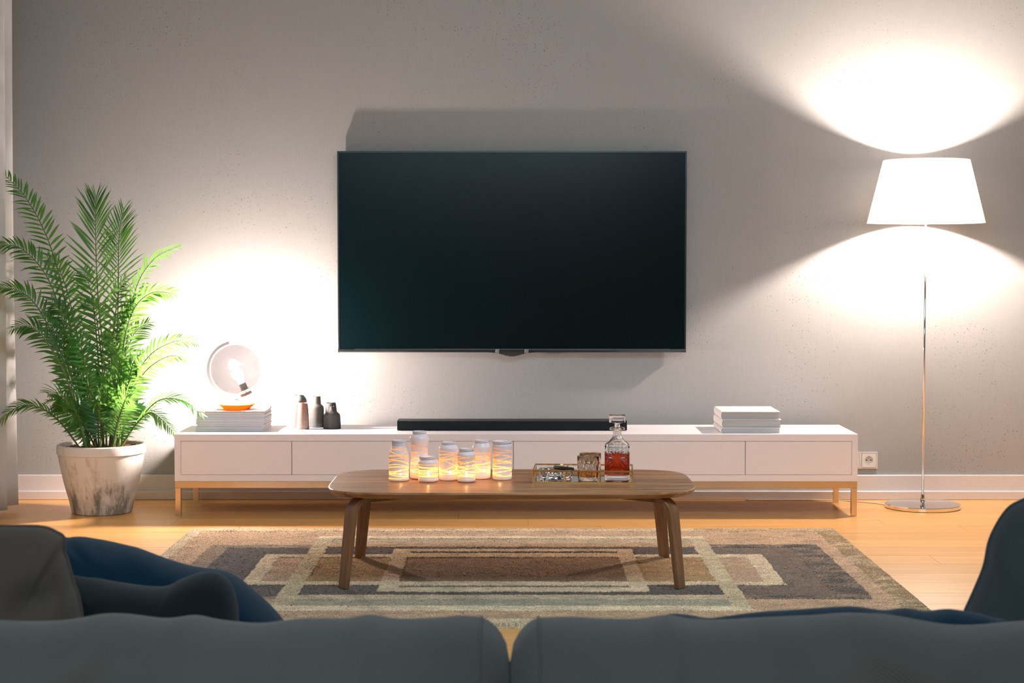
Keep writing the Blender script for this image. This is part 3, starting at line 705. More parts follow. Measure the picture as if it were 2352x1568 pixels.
tag(obj('cigar', TB([q * u for u in (0, .02, .06, .5, .92, .97, 1)], [.0015, .0055, .0070, .0078, .0078, .0070, .003], 16), M['cigar'], None, True, loc=a), 'dark cigar resting across the crystal ashtray', 'cigar')

# ------------------------------------------------------------------ soundbar
t = thing('soundbar', 'long thin black soundbar on the white cabinet, under the television', 'soundbar', (-0.0079, 7.75, CZ))
obj('body', BX(-.5190, .5190, -.055, .062, .0015, .0445), M['blackp'], t, bevel=0.002)
obj('grille', BX(-.5120, .5120, -.0585, -.0548, .003, .0430), M['grille'], t, bevel=0.001, segs=1)
for s in (-1, 1): obj('end_cap', BX(*sorted((s * .5190, s * .5225)), -.0580, .062, .0015, .0450), M['blackp'], t, bevel=0.001, segs=1)
for s in (-1, 1): obj('foot', BX(s * .4 - .02, s * .4 + .02, -.03, .03, 0, .0018), M['blackp'], t)

# ------------------------------------------------------------------ books
def book(x0, x1, y0, y1, z, h, label, rz=0.0):
    """hardcover with its spine on the left side"""
    cx, cy = (x0 + x1) / 2, (y0 + y1) / 2
    t = thing('book', label, 'book', (cx, cy, z), rz, 'white books stacked at the right end of the cabinet'); a, b = (x1 - x0) / 2, (y1 - y0) / 2; c = 0.0022
    bm = bmesh.new(); N = 10; pts = []
    for i in range(N + 1):
        q = PI / 2 + PI * i / N; pts.append((-a + .006 + .0065 * math.cos(q), h / 2 + h / 2 * math.sin(q)))
    inn = [(-a + .006 + .0042 * math.cos(PI / 2 + PI * i / N), h / 2 + (h / 2 - c) * math.sin(PI / 2 + PI * i / N)) for i in range(N + 1)]
    outer = [(a, h)] + pts + [(a, 0)]; inner = [(a, h - c)] + inn + [(a, c)]
    vo = [[bm.verts.new((p[0], s * b, p[1])) for p in outer] for s in (-1, 1)]; vi = [[bm.verts.new((p[0], s * b, p[1])) for p in inner] for s in (-1, 1)]
    for k in range(len(outer) - 1):
        bm.faces.new((vo[0][k], vo[0][k + 1], vo[1][k + 1], vo[1][k])); bm.faces.new((vi[0][k], vi[1][k], vi[1][k + 1], vi[0][k + 1]))
        bm.faces.new((vo[0][k], vi[0][k], vi[0][k + 1], vo[0][k + 1])); bm.faces.new((vo[1][k], vo[1][k + 1], vi[1][k + 1], vi[1][k]))
    for k in (0, len(outer) - 1): bm.faces.new((vo[0][k], vo[1][k], vi[1][k], vi[0][k]))
    obj('cover', bm, M['bookw'], t, auto=0.5)
    obj('pages', BX(-a + .0035, a - .004, -b + .004, b - .004, c + .0001, h - c - .0001), M['pages'], t)
book(.9280, 1.1940, 7.572, 7.868, CZ + .0003, .0240, 'bottom book of the white hardcover stack')
book(.9300, 1.1970, 7.574, 7.868, CZ + .0247, .0365, 'middle book of the white hardcover stack', 0.012)
book(.9300, 1.1930, 7.580, 7.876, CZ + .0617, .0345, 'top book of the white hardcover stack', -0.008)

# ------------------------------------------------------------------ magazines
spine_cols = [(150, 150, 160), (190, 186, 180), (110, 140, 165), (180, 175, 172), (175, 120, 110), (120, 150, 170), (185, 180, 178), (40, 110, 165), (170, 168, 172), (130, 150, 150), (165, 140, 120), (190, 150, 110)]
ords = ['bottom', 'second from bottom', 'third from bottom', 'fourth from bottom', 'fifth from bottom', 'sixth from bottom', 'sixth from top', 'fifth from top', 'fourth from top', 'third from top', 'second from top', 'topmost, curled-corner']
zz = CZ + 0.0004; mz = []
for i in range(12):
    h = 0.0070 + 0.0008 * random.random(); dx = random.uniform(-.004, .004); dy = random.uniform(-.002, .003); rz = random.uniform(-.012, .012)
    if i == 11: dx = -.001
    t = thing('magazine', ords[i] + ' magazine in the stack of twelve under the globe lamp', 'magazine', (-1.2815 + dx, 7.768 + dy, zz), rz, 'magazines stacked under the globe lamp')
    a, b = 0.155, 0.110
    col = rgb(*spine_cols[i]); mat = M.get(('mag', i)) or plain('magazine_cover', tuple(0.55 * c + 0.32 for c in col[:3]) + (1,), 0.35, grain=0.15, gscale=14)
    bm = bmesh.new(); box(bm, -a, a, -b, b, h - .0010, h); box(bm, -a, a, -b, b, 0, .0010); box(bm, -a, a, b - .0008, b, .0010, h - .0010)
    if i == 11:
        for e in range(3): bmesh.ops.subdivide_edges(bm, edges=[q for q in bm.edges if q.calc_length() > .05], cuts=1, use_grid_fill=True)
        for v in bm.verts:
            k = max(0, (v.co.x - .08) / .075) * max(0, (v.co.y + .02) / .13)
            if v.co.z > h * .5: v.co.z += .012 * k * k
    obj('cover', bm, mat, t)
    obj('page_block', BX(-a + .0012, a - .0012 - .002 * random.random(), -b + .0006, b - .0009, .0011, h - .0011), M['paper'], t)
    zz += h + 0.00035
MAGZ = zz

# ------------------------------------------------------------------ globe lamp
def globe_lamp():
    y = 7.750; t = thing('globe_lamp', 'lit glass globe table lamp in a metal arc, on the magazine stack', 'lamp', (-1.268, y, MAGZ))
    lab(obj('dish', LT([(.0, .001), (.055, .001), (.0600, .004), (.0830, .0240), (.0838, .0250), (.0815, .0250), (.0570, .0065), (.0, .0055)], 64), M['amber'], t, True), 'amber dish-shaped base')
    obj('cone', LT([(.0, .0062), (.0370, .0065), (.0330, .014), (.0200, .031), (.0095, .041), (.0075, .044), (.0075, .0495), (.0, .0500)], 48), plain('satin_cone', (0.22, 0.20, 0.20, 1), 0.4), t, True)
    gc = Vector((-.004, 0, .1835)); ax = math.radians(24)   # polar axis leans to the left at the top
    bm = bmesh.new(); ang0, ang1 = math.radians(103), math.radians(305); n = 60; R0, R1, hw = .1170, .1310, .009; rr_ = []
    for i in range(n + 1):
        a_ = ang0 + (ang1 - ang0) * i / n; c, s = math.cos(a_), math.sin(a_)
        rr_.append([bm.verts.new(gc + Vector((r * c, yy, r * s))) for r, yy in ((R0, -hw), (R1, -hw), (R1, hw), (R0, hw))])
    for p, q in zip(rr_, rr_[1:]):
        for k in range(4): bm.faces.new((p[k], p[(k + 1) % 4], q[(k + 1) % 4], q[k]))
    bm.faces.new(rr_[0]); bm.faces.new(rr_[-1])
    obj('meridian_arc', bm, plain('satin_silver_paint', (0.27, 0.25, 0.25, 1), 0.4), t)
    d = Vector((-math.sin(ax), 0, math.cos(ax)))
    for sgn, nm in ((1, 'pivot'), (-1, 'pivot')):
        obj(nm, TB([gc + d * sgn * .1135, gc + d * sgn * .1225], .0045, 16), M['chrome'], t, True)
    bm = bmesh.new(); bmesh.ops.create_uvsphere(bm, u_segments=64, v_segments=40, radius=.1130, matrix=Matrix.Translation(gc)); obj('glass_globe', bm, M['globe'], t, True)
    rot = Matrix.Translation(gc) @ Matrix.Rotation(-ax, 4, 'Y')
    def ax_l(prof, n=32): 
        bm = bmesh.new(); lathe(bm, prof, n, mtx=rot, cap0=True, cap1=True); return bm
    obj('socket_plate', ax_l([(.026, -.1095), (.026, -.1065), (.020, -.1060)]), M['porcelain'], t, True)
    obj('socket', ax_l([(.0165, -.1060), (.0165, -.0700), (.0150, -.0690)]), M['nickel'], t, auto=0.6)
    obj('bulb', ax_l([(.0110, -.0690), (.0130, -.058), (.0210, -.045), (.0262, -.033), (.0272, -.025), (.0255, -.014), (.0180, -.004), (.0060, .0012), (.0005, .0018)], 20), M['gbulb'], t, True)
    obj('power_cord', TB(spline([gc - d * .1225 + Vector((0, -.004, 0)), (.052, -.012, .060), (.045, -.022, .046), (.022, -.026, .049), (-.012, -.020, .051), (-.016, .012, .049)], 40), .0014, 6), M['porcelain'], t, True)
globe_lamp()

# ------------------------------------------------------------------ stoneware vases
def vase(x, y, prof, mat, label, squash=1.0, cut=0.0, rot=0.0):
    P = spline([(r, 0, z) for r, z in prof], 60); th = 0.0022; n = 64
    out = [(max(p.x, .0005), max(p.z, 0.0)) for p in P]; inn = [(max(.0005, r - th), z) for r, z in reversed(out) if z > out[-1][1] * .45]
    t = thing('vase', label, 'vase', (x, y, CZ + .0002), rot, 'stoneware vases on the cabinet')
    bm = bmesh.new(); lathe(bm, [(.0005, 0.0)] + out + inn, n, cap0=True, cap1=True); zt = out[-1][1]
    for v in bm.verts:
        v.co.y *= squash; k = max(0, (v.co.z - zt * .80) / (zt * .2)); v.co.z += cut * k * (v.co.x / .02) + .0012 * k * math.sin(3 * math.atan2(v.co.y, v.co.x))
    obj('clay_body', bm, mat, t, True)
grey = m_vase('pale_stoneware', (0.095, 0.088, 0.08), (0.075, 0.07, 0.065), (0.085, 0.098, 0.088), .06, .15)
terr = m_vase('blushed_stoneware', (0.18, 0.135, 0.115), (0.15, 0.095, 0.075), (0.20, 0.085, 0.055), .06, .12)
dark = m_vase('grey_stoneware', (0.045, 0.05, 0.055), (0.07, 0.065, 0.055), (0.09, 0.085, 0.07), .05, .14)
blk = m_vase('black_stoneware', (0.012, 0.012, 0.011), (0.040, 0.037, 0.033), (0.055, 0.050, 0.045), .05, .10)
vase(-.9965, 7.865, [(.0330, 0), (.0350, .004), (.0355, .05), (.0355, .118), (.0345, .126), (.0280, .138), (.0205, .146), (.0195, .150)], grey, 'tallest pale grey vase, wide with a sloping shoulder, at the back left', 1, .001)
vase(-.9670, 7.7685, [(.0270, 0), (.0285, .003), (.0280, .03), (.0250, .08), (.0220, .112), (.0215, .122)], terr, 'small tapering vase blushed terracotta at the top, in front of the pale one', 1, -.002)
vase(-.9140, 7.856, [(.0300, 0), (.0325, .004), (.0330, .05), (.0325, .088), (.0290, .099), (.0200, .108), (.0188, .122), (.0175, .144)], dark, 'grey-brown bottle vase with straight neck, in the middle of the group', 1, .001)
vase(-.8470, 7.852, [(.0280, 0), (.0300, .004), (.0290, .04), (.0250, .09), (.0215, .112), (.0205, .1145)], blk, 'dark tapering vase half hidden behind the squat bottle', 1, 0)
vase(-.8365, 7.7900, [(.0380, 0), (.0405, .004), (.0395, .03), (.0375, .060), (.0330, .070), (.0180, .082), (.0105, .092), (.0100, .103)], blk, 'squat black bottle vase with small neck, rightmost in front', 1, 0)

# ------------------------------------------------------------------ floor lamp
LX, LY = 1.889, 7.803
def floor_lamp():
    t = thing('floor_lamp', 'tall lit floor lamp with tapered white shade and round chrome base', 'lamp', (LX, LY, 0))
    obj('base', LT([(.0, .0), (.168, .0), (.1715, .003), (.1715, .0165), (.1695, .0195), (.0, .0215)], 96), M['chrome'], t, auto=0.4)
    obj('collar', LT([(.007, .021), (.0110, .0275), (.0125, .0400), (.0090, .058), (.0085, .062), (.0, .0622)], 32), M['chrome'], t, auto=0.4)
    obj('pole', LT([(.0048, .060), (.0048, 1.405)], 24, cap0=True, cap1=True), M['chrome'], t, True)
    sh = obj('lamp_shade', LT([(.2650, 1.3120), (.1945, 1.5980), (.1935, 1.5978), (.2638, 1.3120)], 128, close=True), M['shade'], t, True)
    sh.data.set_sharp_from_angle(angle=1.0)
    bm = bmesh.new()
    for k in range(3):
        a_ = 2 * PI * k / 3 + .4; tube(bm, [(0.004 * math.cos(a_), .004 * math.sin(a_), 1.392), (.236 * math.cos(a_), .236 * math.sin(a_), 1.425)], .0014, 6)
    obj('shade_spider', bm, M['chrome'], t)
    obj('bulb_socket', LT([(.014, 1.385), (.015, 1.395), (.015, 1.425), (.012, 1.428)], 24, cap0=True, cap1=True), M['porcelain'], t, True)
    obj('bulb', LT([(.010, 1.428), (.014, 1.436), (.027, 1.452), (.030, 1.466), (.026, 1.482), (.012, 1.494), (.0006, 1.497)], 20, cap0=True, cap1=True), M['bulb'], t, True)
floor_lamp()
tag(obj('lamp_cord', TB(spline([(LX - .165, LY + .03, .0028), (1.72, 7.90, .0028), (1.62, 7.985, .0028), (1.45, 8.035, .0028), (1.1, 8.040, .0028)], 60), .0026, 8), M['cord'], None, True), 'thin white cord on the floor running from the lamp base to behind the cabinet', 'cord')

# ------------------------------------------------------------------ wall sockets
def socket(cx, label):
    t = thing('wall_socket', label, 'socket', (cx, 8.085, .1875), 0, 'white sockets beside the cabinet')
    a_ = .0405
    bm = bmesh.new(); box(bm, -a_, a_, -.0030, -.0003, -a_, a_); k_ = .0355
    box(bm, -a_, -k_, -.0100, -.0003, -a_, a_); box(bm, k_, a_, -.0100, -.0003, -a_, a_); box(bm, -k_, k_, -.0100, -.0003, k_, a_); box(bm, -k_, k_, -.0100, -.0003, -a_, -k_)
    obj('frame', bm, M['plastic'], t)
    # insert with a round recess
    bm = bmesh.new(); n = 48; ro = .0195; y0, y1 = -.0115, -.0035
    sq = []; ci = []
    for i in range(n):
        q = 2 * PI * i / n; c, s = math.cos(q), math.sin(q); k = .034 / max(abs(c), abs(s)); sq.append(bm.verts.new((k * c, y0, k * s))); ci.append(bm.verts.new((ro * c, y0, ro * s)))
    cb = [bm.verts.new((v.co.x * .97, y1, v.co.z * .97)) for v in ci]; sb = [bm.verts.new((v.co.x, -.009, v.co.z)) for v in sq]
    for i in range(n):
        j = (i + 1) % n; bm.faces.new((sq[i], sq[j], ci[j], ci[i])); bm.faces.new((ci[i], ci[j], cb[j], cb[i])); bm.faces.new((sq[j], sq[i], sb[i], sb[j]))
    bm.faces.new(cb); obj('socket_insert', bm, M['plastic'], t, auto=.5)
    for s in (-1, 1): obj('pin_hole', TB([(s * .0095, -.0045, 0), (s * .0095, -.0032, 0)], .0027, 12), M['hole'], t)
    for s in (-1, 1): obj('earth_clip', BX(-.0022, .0022, -.011, -.0035, *sorted((s * .0165, s * .0198))), M['silver'], t)
socket(1.6965, 'white wall socket with round recess, fully visible right of the cabinet')
socket(1.6145, 'white wall socket mostly hidden behind the cabinet end')

# ------------------------------------------------------------------ palm
PX, PY = -1.868, 7.660
def leaflet_mesh(droop, name='leaflet'):
    n = 6; V = []
    for i in range(n + 1):
        u = i / n; wd = (0.068 * math.sin(PI * min(1, u * 1.02 + .02)) ** 0.7) * (1 - u * .35); z = -droop * u * u; x = u * (1 - 0.25 * droop * u)
        V += [(x, -wd, z + .012), (x, 0, z - .006), (x, wd, z + .012)]
    V[-3:] = [(V[-2][0], -.001, V[-2][2]), V[-2], (V[-2][0], .001, V[-2][2])]
    F = []
    for i in range(n): F += [(3 * i, 3 * i + 3, 3 * i + 4, 3 * i + 1), (3 * i + 1, 3 * i + 4, 3 * i + 5, 3 * i + 2)]
    return V, F
LV = [leaflet_mesh(d) for d in (.06, .22, .40, .62)]; LM = []
for V, F in LV:
    me = bpy.data.meshes.new('leaflet'); me.from_pydata(V, [], F); me.materials.append(M['leaf']); me.polygons.foreach_set('use_smooth', [True] * len(F)); LM.append(me)
def palm():
    t = thing('potted_palm', 'lush green palm in a weathered whitewashed pot, left of the cabinet', 'plant', (PX, PY, 0))
    pr = [(.0, .0), (.128, .0), (.1335, .004), (.146, .06), (.1675, .14), (.1855, .225), (.1925, .270), (.1975, .272), (.1985, .292), (.1960, .3085), (.1900, .3130), (.1830, .3085), (.1800, .270), (.0, .270)]
    obj('pot', LT(pr, 96), M['pot'], t, auto=.6)
    bm = bmesh.new(); R = random.Random(5)
    lathe(bm, [(.0005, .292), (.06, .291), (.12, .288), (.181, .280)], 48, cap0=True)
    for v in bm.verts: v.co.z += R.uniform(-.003, .003)
    for k in range(420):
        q = R.uniform(0, 2 * PI); rr0 = .176 * math.sqrt(R.random()); s = R.uniform(.003, .008)
        mt = Matrix.Translation((rr0 * math.cos(q), rr0 * math.sin(q), .289 + R.uniform(0, .006))) @ Matrix.Rotation(R.uniform(0, 6), 4, 'Z') @ Matrix.Rotation(R.uniform(-.7, .7), 4, 'X')
        box(bm, -s, s, -s * .6, s * .6, -s * .4, s * .4, mt)
    so = obj('bark_chips', bm, M['soil'], t); so['kind'] = 'stuff'
    # fronds: (points (u, v as metres right of the pot axis / height), y offsets, leaflets, length, face, singles)
    FR = palm_fronds()
    for (pts, nl, L0, face, single, a0, droop, start) in FR:
        if L0 < .14: nl = int(nl * .93)
        C = spline(pts, 60); 
        f = obj('frond', TB(C, [.0042 * (1 - i / 62) + .0007 for i in range(60)], 6), M['stem'], t, True)
        stuffV, stuffF = [], []
        for k in range(nl):
            u = start + (1 - start) * (k + .3) / nl; i = min(58, int(u * 59)); p = C[i].lerp(C[i + 1], u * 59 - i); T = (C[i + 1] - C[i]).normalized()
            w_ = (u - start) / (1 - start)
            F_ = Vector(face); N = (F_ - T * F_.dot(T)).normalized(); S = T.cross(N).normalized()
            ln = L0 * 1.12 * math.sin(PI * (0.18 + 0.55 * w_)) * (1.0 - 0.55 * w_ * w_)
            for s in (-1, 1):
                al = math.radians(a0 + (36 if L0 > .14 else 22) * w_ + R.uniform(-6, 6)); dr = S * s * math.cos(al) + T * math.sin(al) + N * (0.20 + R.uniform(-.12, .12)); dr.normalize()
                up = (Vector((0, 0, 1)) * .55 + N * .75); up = (up - dr * up.dot(dr)).normalized(); yv = up.cross(dr).normalized(); l = ln * R.uniform(.88, 1.1); wsc = l * (0.55 if L0 > .14 else 1.22)
                mt = Matrix(((dr.x * l, yv.x * wsc, up.x * l, p.x), (dr.y * l, yv.y * wsc, up.y * l, p.y), (dr.z * l, yv.z * wsc, up.z * l, p.z), (0, 0, 0, 1)))
                di = min(3, max(0, int(droop + R.uniform(0, 1.3))))
                if single:
                    o = bpy.data.objects.new('leaflet', LM[di]); COL.objects.link(o); o.parent = f; o.matrix_local = mt
                else:
                    b0 = len(stuffV); stuffV += [tuple(mt @ Vector(q)) for q in LV[di][0]]; stuffF += [tuple(b0 + j for j in q) for q in LV[di][1]]
        if stuffV:
            o = raw('leaflets', stuffV, stuffF, M['leaf'], f, True); o['kind'] = 'stuff'
def palm_fronds():
    def P(*pix, y=0.0, y1=0.0):
        """waypoints in decimetre-like grid: (x cm right of the pot axis, z cm above the floor)"""
        n = len(pix) - 1
        return [Vector((a / 100, (y + (y1 - y) * (i / n)) , b / 100)) for i, (a, b) in enumerate(pix)]
    V = (0, -1, 0.15)
    out = []
    def fr(pts, nl=26, L=.15, face=V, single=False, a0=28, droop=1.0, start=.22): out.append((pts, nl, L, face, single, a0, droop, start))
    # tall ones
    fr(P((0, 29), (2, 60), (-1, 100), (-2, 130), (-1.8, 143), y=-.02, y1=.03), 36, .190, (0, -1, 0), True, 36, .3, .26)
    fr(P((-6, 29), (-11, 70), (-20, 115), (-31, 140), (-44, 155), y=.0, y1=-.02), 40, .098, (.35, -.9, .5), True, 30, 1.0, .22)
    fr(P((3, 29), (6, 70), (7, 105), (7, 124), (9, 138), y=.03, y1=.10), 34, .155, (.1, -1, 0), False, 36, .4, .26)
    fr(P((-7, 29), (-12, 70), (-20, 103), (-32, 119), (-44, 121), y=-.02, y1=-.12), 38, .098, (.2, -.75, .6), True, 32, 1.5, .2)
    fr(P((-6, 29), (-13, 65), (-24, 92), (-33, 101), (-44, 101.5), y=-.04, y1=-.20), 36, .092, (.2, -.7, .7), False, 34, 1.6, .2)
    fr(P((-5, 29), (-12, 60), (-20, 78), (-26, 85), (-33, 84), y=-.06, y1=-.25), 30, .090, (.1, -.7, .7), False, 34, 1.8, .2)
    fr(P((-8, 29), (-10, 60), (-14, 88), (-20, 108), (-27, 116), y=.04, y1=.12), 32, .100, (.2, -.8, .4), False, 32, 1.4, .2)
    fr(P((7, 29), (11, 65), (16, 98), (25, 114), (38, 121), y=.0, y1=-.05), 38, .082, (-.4, -.8, .6), True, 34, 1.5, .2)
    fr(P((8, 29), (10, 62), (15, 88), (24, 99), (36, 99.5), y=-.03, y1=-.10), 34, .105, (-.3, -.75, .6), False, 34, 1.3, .2)
    fr(P((8, 29), (11, 50), (20, 69), (32, 77), (44, 77), y=.0, y1=.06), 30, .088, (-.3, -.8, .6), False, 32, 1.3, .22)
    fr(P((8, 29), (12, 49), (21, 64), (32, 71), (41, 70), y=-.02, y1=-.05), 28, .085, (-.2, -.8, .7), False, 32, 1.5, .22)
    fr(P((9, 29), (17, 41), (27, 51), (38, 51), (47.5, 44), y=-.02, y1=-.05), 24, .078, (-.2, -.5, 1), True, 40, 1.0, .25)
    fr(P((9, 29), (17, 40), (24, 46), (30, 43), (36, 37), y=-.05, y1=-.14), 20, .070, (-.2, -.6, 1), False, 40, 1.3, .25)
    fr(P((-9, 29), (-18, 42), (-27, 48.5), (-36, 48), (-47, 37), y=-.02, y1=-.12), 26, .080, (.2, -.5, 1), True, 40, 1.0, .25)
    fr(P((-7, 29), (-12, 42), (-19, 49.5), (-25, 50), (-32, 46), y=.03, y1=.10), 20, .070, (.2, -.5, 1), False, 38, 1.2, .25)
    # dense heart of the plant, arching forward
    R = random.Random(3)
    core = [(0, 29, 2, 55, 4, 76, 2, 80), (4, 29, 8, 52, 11, 70, 8, 76), (-3, 29, -5, 55, -7, 76, -11, 80), (-5, 29, -10, 50, -15, 68, -20, 71), (5, 29, 11, 48, 16, 63, 21, 66),
            (2, 29, 4, 45, 6, 58, 5, 62), (-2, 29, -3, 45, -6, 58, -9, 60), (6, 29, 10, 42, 15, 53, 19, 55), (-6, 29, -10, 42, -15, 53, -19, 55), (0, 29, 0, 60, -3, 88, -8, 96), (3, 29, 6, 62, 11, 88, 17, 95),
            (-4, 29, -8, 62, -14, 86, -20, 97), (5, 29, 8, 60, 14, 80, 21, 86), (1, 29, 1, 40, 2, 50, 4, 52), (-4, 29, -6, 38, -9, 47, -12, 49), (5, 29, 9, 38, 13, 46, 17, 45),
            (-7, 29, -12, 55, -17, 78, -24, 90), (8, 29, 12, 50, 17, 68, 24, 74), (-1, 29, -2, 66, -5, 98, -9, 110), (4, 29, 5, 66, 9, 96, 14, 106)]
    for i, c in enumerate(core):
        yy = R.uniform(-.05, .06); y1 = -.10 - .12 * R.random() if i % 3 else .10
        if c[7] > 85: y1 *= .6
        fr(P(*[(c[k], c[k + 1]) for k in (0, 2, 4, 6)], y=yy, y1=y1), 28, R.uniform(.088, .112), (R.uniform(-.3, .3), -.8, .7), False, 26, 1.4, .14)
    return out
palm()

# ------------------------------------------------------------------ sofa in the foreground and its cushions
def wob(seedv, *freqs):
    R = random.Random(seedv); ps = [(f, R.uniform(0, 6.28), a) for f, a in freqs]
    return lambda x: sum(a * math.sin(f * x + p) for f, p, a in ps)
SOFY, SOFZ = 1.72, 0.772
def bump_sum(x, items): return sum(h * math.exp(-((x - c) / w_) ** 2) for c, w_, h in items)
def back_cushion(parent, sgn, bumps, folds=()):
    """loose back cushion; local x runs outwards from the middle gap"""
    W, D, Hh = 0.78, 0.19, 0.44; nu, nv = 150, 96; V = []
    for i in range(nu + 1):
        u = i / nu; x = W * u
        e = min(x, W - x); k = min(1.0, e / 0.036); endf = math.sqrt(max(0.0, 1 - (1 - k) ** 2)) if k < 1 else 1.0
        endf = 0.02 + 0.98 * endf
        for j in range(nv):
            a_ = 2 * PI * j / nv; c, s = math.cos(a_), math.sin(a_)
            y = D / 2 * math.copysign(abs(c) ** 0.75, c) * (0.45 + 0.55 * endf); z = Hh / 2 * math.copysign(abs(s) ** 0.42, s)
            z *= 0.97 + 0.03 * endf
            if e < .036: z -= max(0, s) ** 0.5 * 0.045 * (1 - math.sqrt(max(0, 1 - (1 - e / .036) ** 2)))
            xx = x
            top = max(0.0, s) ** 1.5
            z += top * bump_sum(x * sgn, bumps)
            y += 0.004 * math.sin(x * 19 + z * 13) * (1 - top) + 0.003 * math.sin(x * 7 - z * 31 + 2)
            if c < 0.6:
                for (fx, fz, dx, dz, wf, af) in folds:
                    qx, qz = x - fx, z - fz; al = qx * dx + qz * dz; ac = -qx * dz + qz * dx
                    y -= af * math.exp(-(ac / wf) ** 2) * math.exp(-(max(0, -al) / .02) ** 2) * math.exp(-(max(0, al) / .10) ** 2)
            V.append((sgn * xx, y, z + Hh / 2))
    F = [(i * nv + k, i * nv + (k + 1) % nv, (i + 1) * nv + (k + 1) % nv, (i + 1) * nv + k) for i in range(nu) for k in range(nv)] + [tuple(range(nv)), tuple(reversed(range(nu * nv, (nu + 1) * nv)))]
    o = raw('back_cushion', V, F, M['sofa'], parent, True, loc=(sgn * -0.0016, 0, 0.3225))
    bmm = bmesh.new(); bmm.from_mesh(o.data); bmesh.ops.recalc_face_normals(bmm, faces=bmm.faces); bmm.to_mesh(o.data); bmm.free()
    # seam piping near the gap
    i = 6; ring = [Vector(V[i * nv + k]) for k in range(nv)]; cen = sum(ring, Vector()) / nv
    obj('seam_piping', TB([cen + (p - cen) * 1.004 for p in ring], .0013, 6, True), M['sofa'], o, True)
    return o
def sofa():
    t = thing('sofa', 'dark grey fabric sofa seen from behind, across the bottom of the view', 'sofa', (-0.004, SOFY, 0))
    px = lambda u: (u - 1176) / 3900 * SOFY
    back_cushion(t, -1, [(px(245), .035, .0085), (px(430), .02, .0030), (px(580), .03, -.003), (px(845), .016, .0055), (px(1050), .03, .0035), (px(700), .05, .001), (px(60), .05, -.002)],
        [(.41, .215, .75, -.66, .020, .012), (.33, .22, .3, -.95, .016, -.007), (.145, .22, .2, -.98, .013, .006), (.07, .22, -.3, -.95, .016, .005), (.25, .21, .9, -.43, .03, .008)])
    back_cushion(t, 1, [(px(1300), .03, .003), (px(1548), .017, .0055), (px(1660), .03, -.001), (px(2010), .05, .009), (px(1800), .04, .002), (px(2250), .05, -.006)],
        [(.165, .22, -.2, -.98, .013, .006), (.05, .22, .5, -.86, .018, .006), (.37, .215, .80, -.60, .022, .014), (.30, .2, .9, -.43, .03, -.008), (.43, .19, .9, -.35, .016, .008)])
    obj('frame', BX(-.80, .80, -.02, .84, .12, .30), M['sofa'], t, bevel=.02)
    for s in (-1, 1):
        a_ = sorted((s * .004, s * .79)); bm = BX(a_[0], a_[1], .09, .86, .302, .44); obj('seat_cushion', bm, M['sofa'], t, bevel=.03, segs=4, auto=1.0)
        a_ = sorted((s * .81, s * .97)); obj('arm', BX(a_[0], a_[1], -.04, .86, .12, .60), M['sofa'], t, bevel=.03, segs=4, auto=1.0)
        for y in (.02, .80): obj('foot', LT([(.018, 0.0), (.026, .12)], 16, cap0=True, cap1=True), M['walnutz'], t, True, loc=(s * .88, y, 0))
sofa()
def cushion(name, label, cat, loc, outline, thick, mat, rot=(0, 0, 0), seam=True, wr=0.006, seed=1, group=None, pucker=None):
    """soft cushion: a closed outline in x-z inflated towards both faces, with a seam round its edge"""
    n = 120; pts = spline([Vector((x, 0, z)) for x, z in outline] + [Vector((outline[0][0], 0, outline[0][1]))], n + 1)[:-1]
    cx = sum(p.x for p in pts) / n; cz = sum(p.z for p in pts) / n; f1 = wob(seed, (23, wr * .5), (41, wr * .25)); f2 = wob(seed + 1, (17, wr * .5), (53, wr * .2)); K = 18; V = []; F = []
    for side in (-1, 1):
        for k in range(K + 1):
            s = math.sin(PI / 2 * (k / K)) if k < K else 1.0
            for p in pts:
                x = cx + (p.x - cx) * s; z = cz + (p.z - cz) * s; y = thick * (max(0, 1 - s ** 2.6)) ** .55
                y += (f1(x * 1.7 + z) + f2(z * 1.6 - x)) * (1 - s ** 4)
                if pucker:
                    for (qx, qz, qr, qd) in pucker: y += qd * math.exp(-((x - qx) ** 2 + (z - qz) ** 2) / qr ** 2)
                V.append((x, side * y, z))
    for side in (0, 1):
        o_ = side * (K + 1) * n
        for k in range(K):
            for i in range(n):
                q = (o_ + k * n + i, o_ + k * n + (i + 1) % n, o_ + (k + 1) * n + (i + 1) % n, o_ + (k + 1) * n + i); F.append(q if side else q[::-1])
    t = thing(name, label, cat, loc, 0, group); t.rotation_euler = rot
    o = raw('cover', V, F, mat, t, True)
    bmm = bmesh.new(); bmm.from_mesh(o.data); bmesh.ops.remove_doubles(bmm, verts=bmm.verts, dist=1e-5); bmesh.ops.recalc_face_normals(bmm, faces=bmm.faces); bmm.to_mesh(o.data); bmm.free()
    if seam: obj('piping', TB([(p.x, 0, p.z) for p in pts], .0028, 6, True), mat, t, True)
    return t
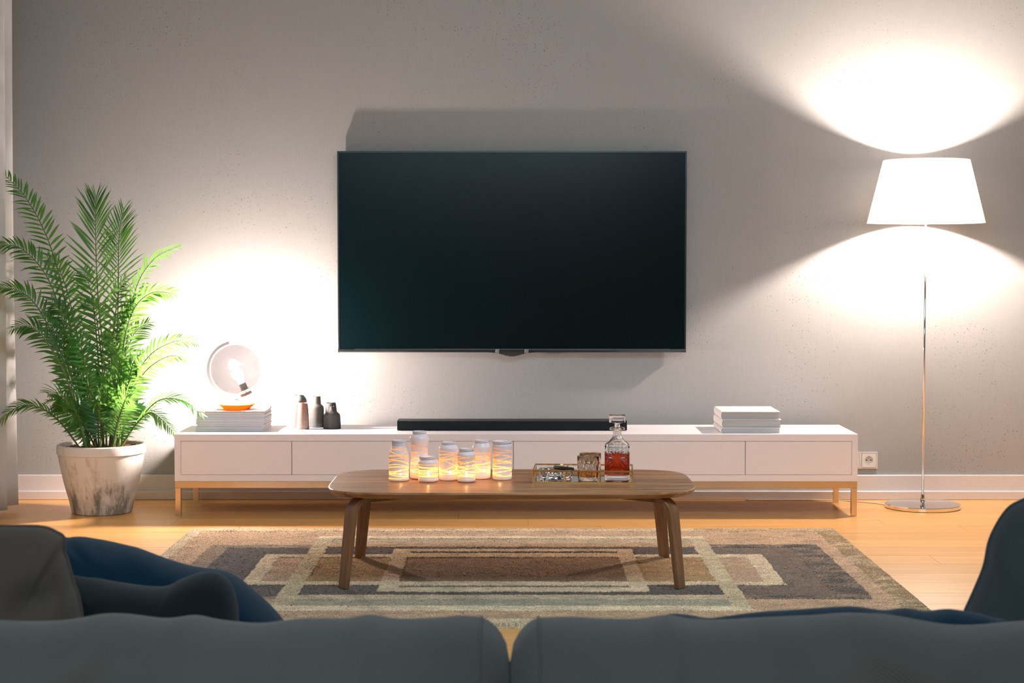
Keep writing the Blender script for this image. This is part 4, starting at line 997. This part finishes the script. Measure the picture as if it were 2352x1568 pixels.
# seat top is at z 0.44; scatter cushions stand on it, leaning on the back cushions
cushion('scatter_cushion', 'taupe cushion standing upright on the sofa at the far left', 'cushion', (-.66, 2.06, .445),
        [(-.16, .0), (-.02, -.0), (.08, .0), (.125, .02), (.135, .10), (.131, .20), (.124, .264), (.116, .290), (.109, .317), (.1045, .330), (.104, .346), (.094, .353), (.080, .3585), (.05, .3600), (-.04, .360), (-.15, .355), (-.17, .2)], .062, M['taupe'], (-.06, 0, .06), True, .006, 4, 'scatter cushions on the sofa', [(.072, .27, .022, -.020), (.064, .20, .020, -.018), (.02, .2, .04, .01)])
cushion('scatter_cushion', 'dark blue cushion slumped low behind the taupe one, sloping down to the right', 'cushion', (-.42, 2.42, .445),
        [(-.20, .0), (.0, .0), (.12, .0), (.130, .080), (.105, .145), (.0756, .185), (.039, .219), (.014, .237), (-.004, .243), (-.041, .248), (-.078, .258), (-.121, .274), (-.14, .279), (-.183, .288), (-.22, .290), (-.27, .27), (-.27, .05)], .07, M['navy'], (-.03, 0, .0), False, .008, 9, 'scatter cushions on the sofa')
cushion('scatter_cushion', 'charcoal cushion lying in front of the dark blue one', 'cushion', (-.455, 2.19, .445),
        [(-.16, .0), (.0, .0), (.09, .0), (.102, .10), (.097, .215), (.093, .25), (.083, .272), (.065, .283), (.044, .281), (.021, .273), (.002, .264), (-.025, .264), (-.062, .269), (-.101, .275), (-.15, .272), (-.18, .20), (-.18, .05)], .060, M['char'], (-.02, 0, 0), False, .007, 14, 'scatter cushions on the sofa')
cushion('scatter_cushion', 'dark slate cushion standing upright at the far right of the sofa', 'cushion', (.64, 2.10, .445),
        [(-.125, .0), (.05, .0), (.16, .0), (.17, .15), (.16, .30), (.10, .382), (.03, .396), (-.009, .385), (-.0267, .370), (-.043, .339), (-.050, .306), (-.062, .275), (-.077, .240), (-.092, .19), (-.112, .08)], .060, M['slate'], (-.04, 0, -.04), True, .006, 21, 'scatter cushions on the sofa')
cushion('scatter_cushion', 'flat blue-black cushion peeping over the right half of the sofa back', 'cushion', (.36, 1.93, .4400),
        [(-.18, .0), (.06, .0), (.22, .0), (.235, .15), (.215, .265), (.19, .283), (.165, .289), (.14, .2925), (.115, .290), (.09, .2935), (.066, .291), (.026, .2955), (-.038, .2915), (-.078, .289), (-.132, .282), (-.20, .274), (-.22, .13)], .045, M['navy'], (-.02, 0, 0), False, .003, 30, 'scatter cushions on the sofa')
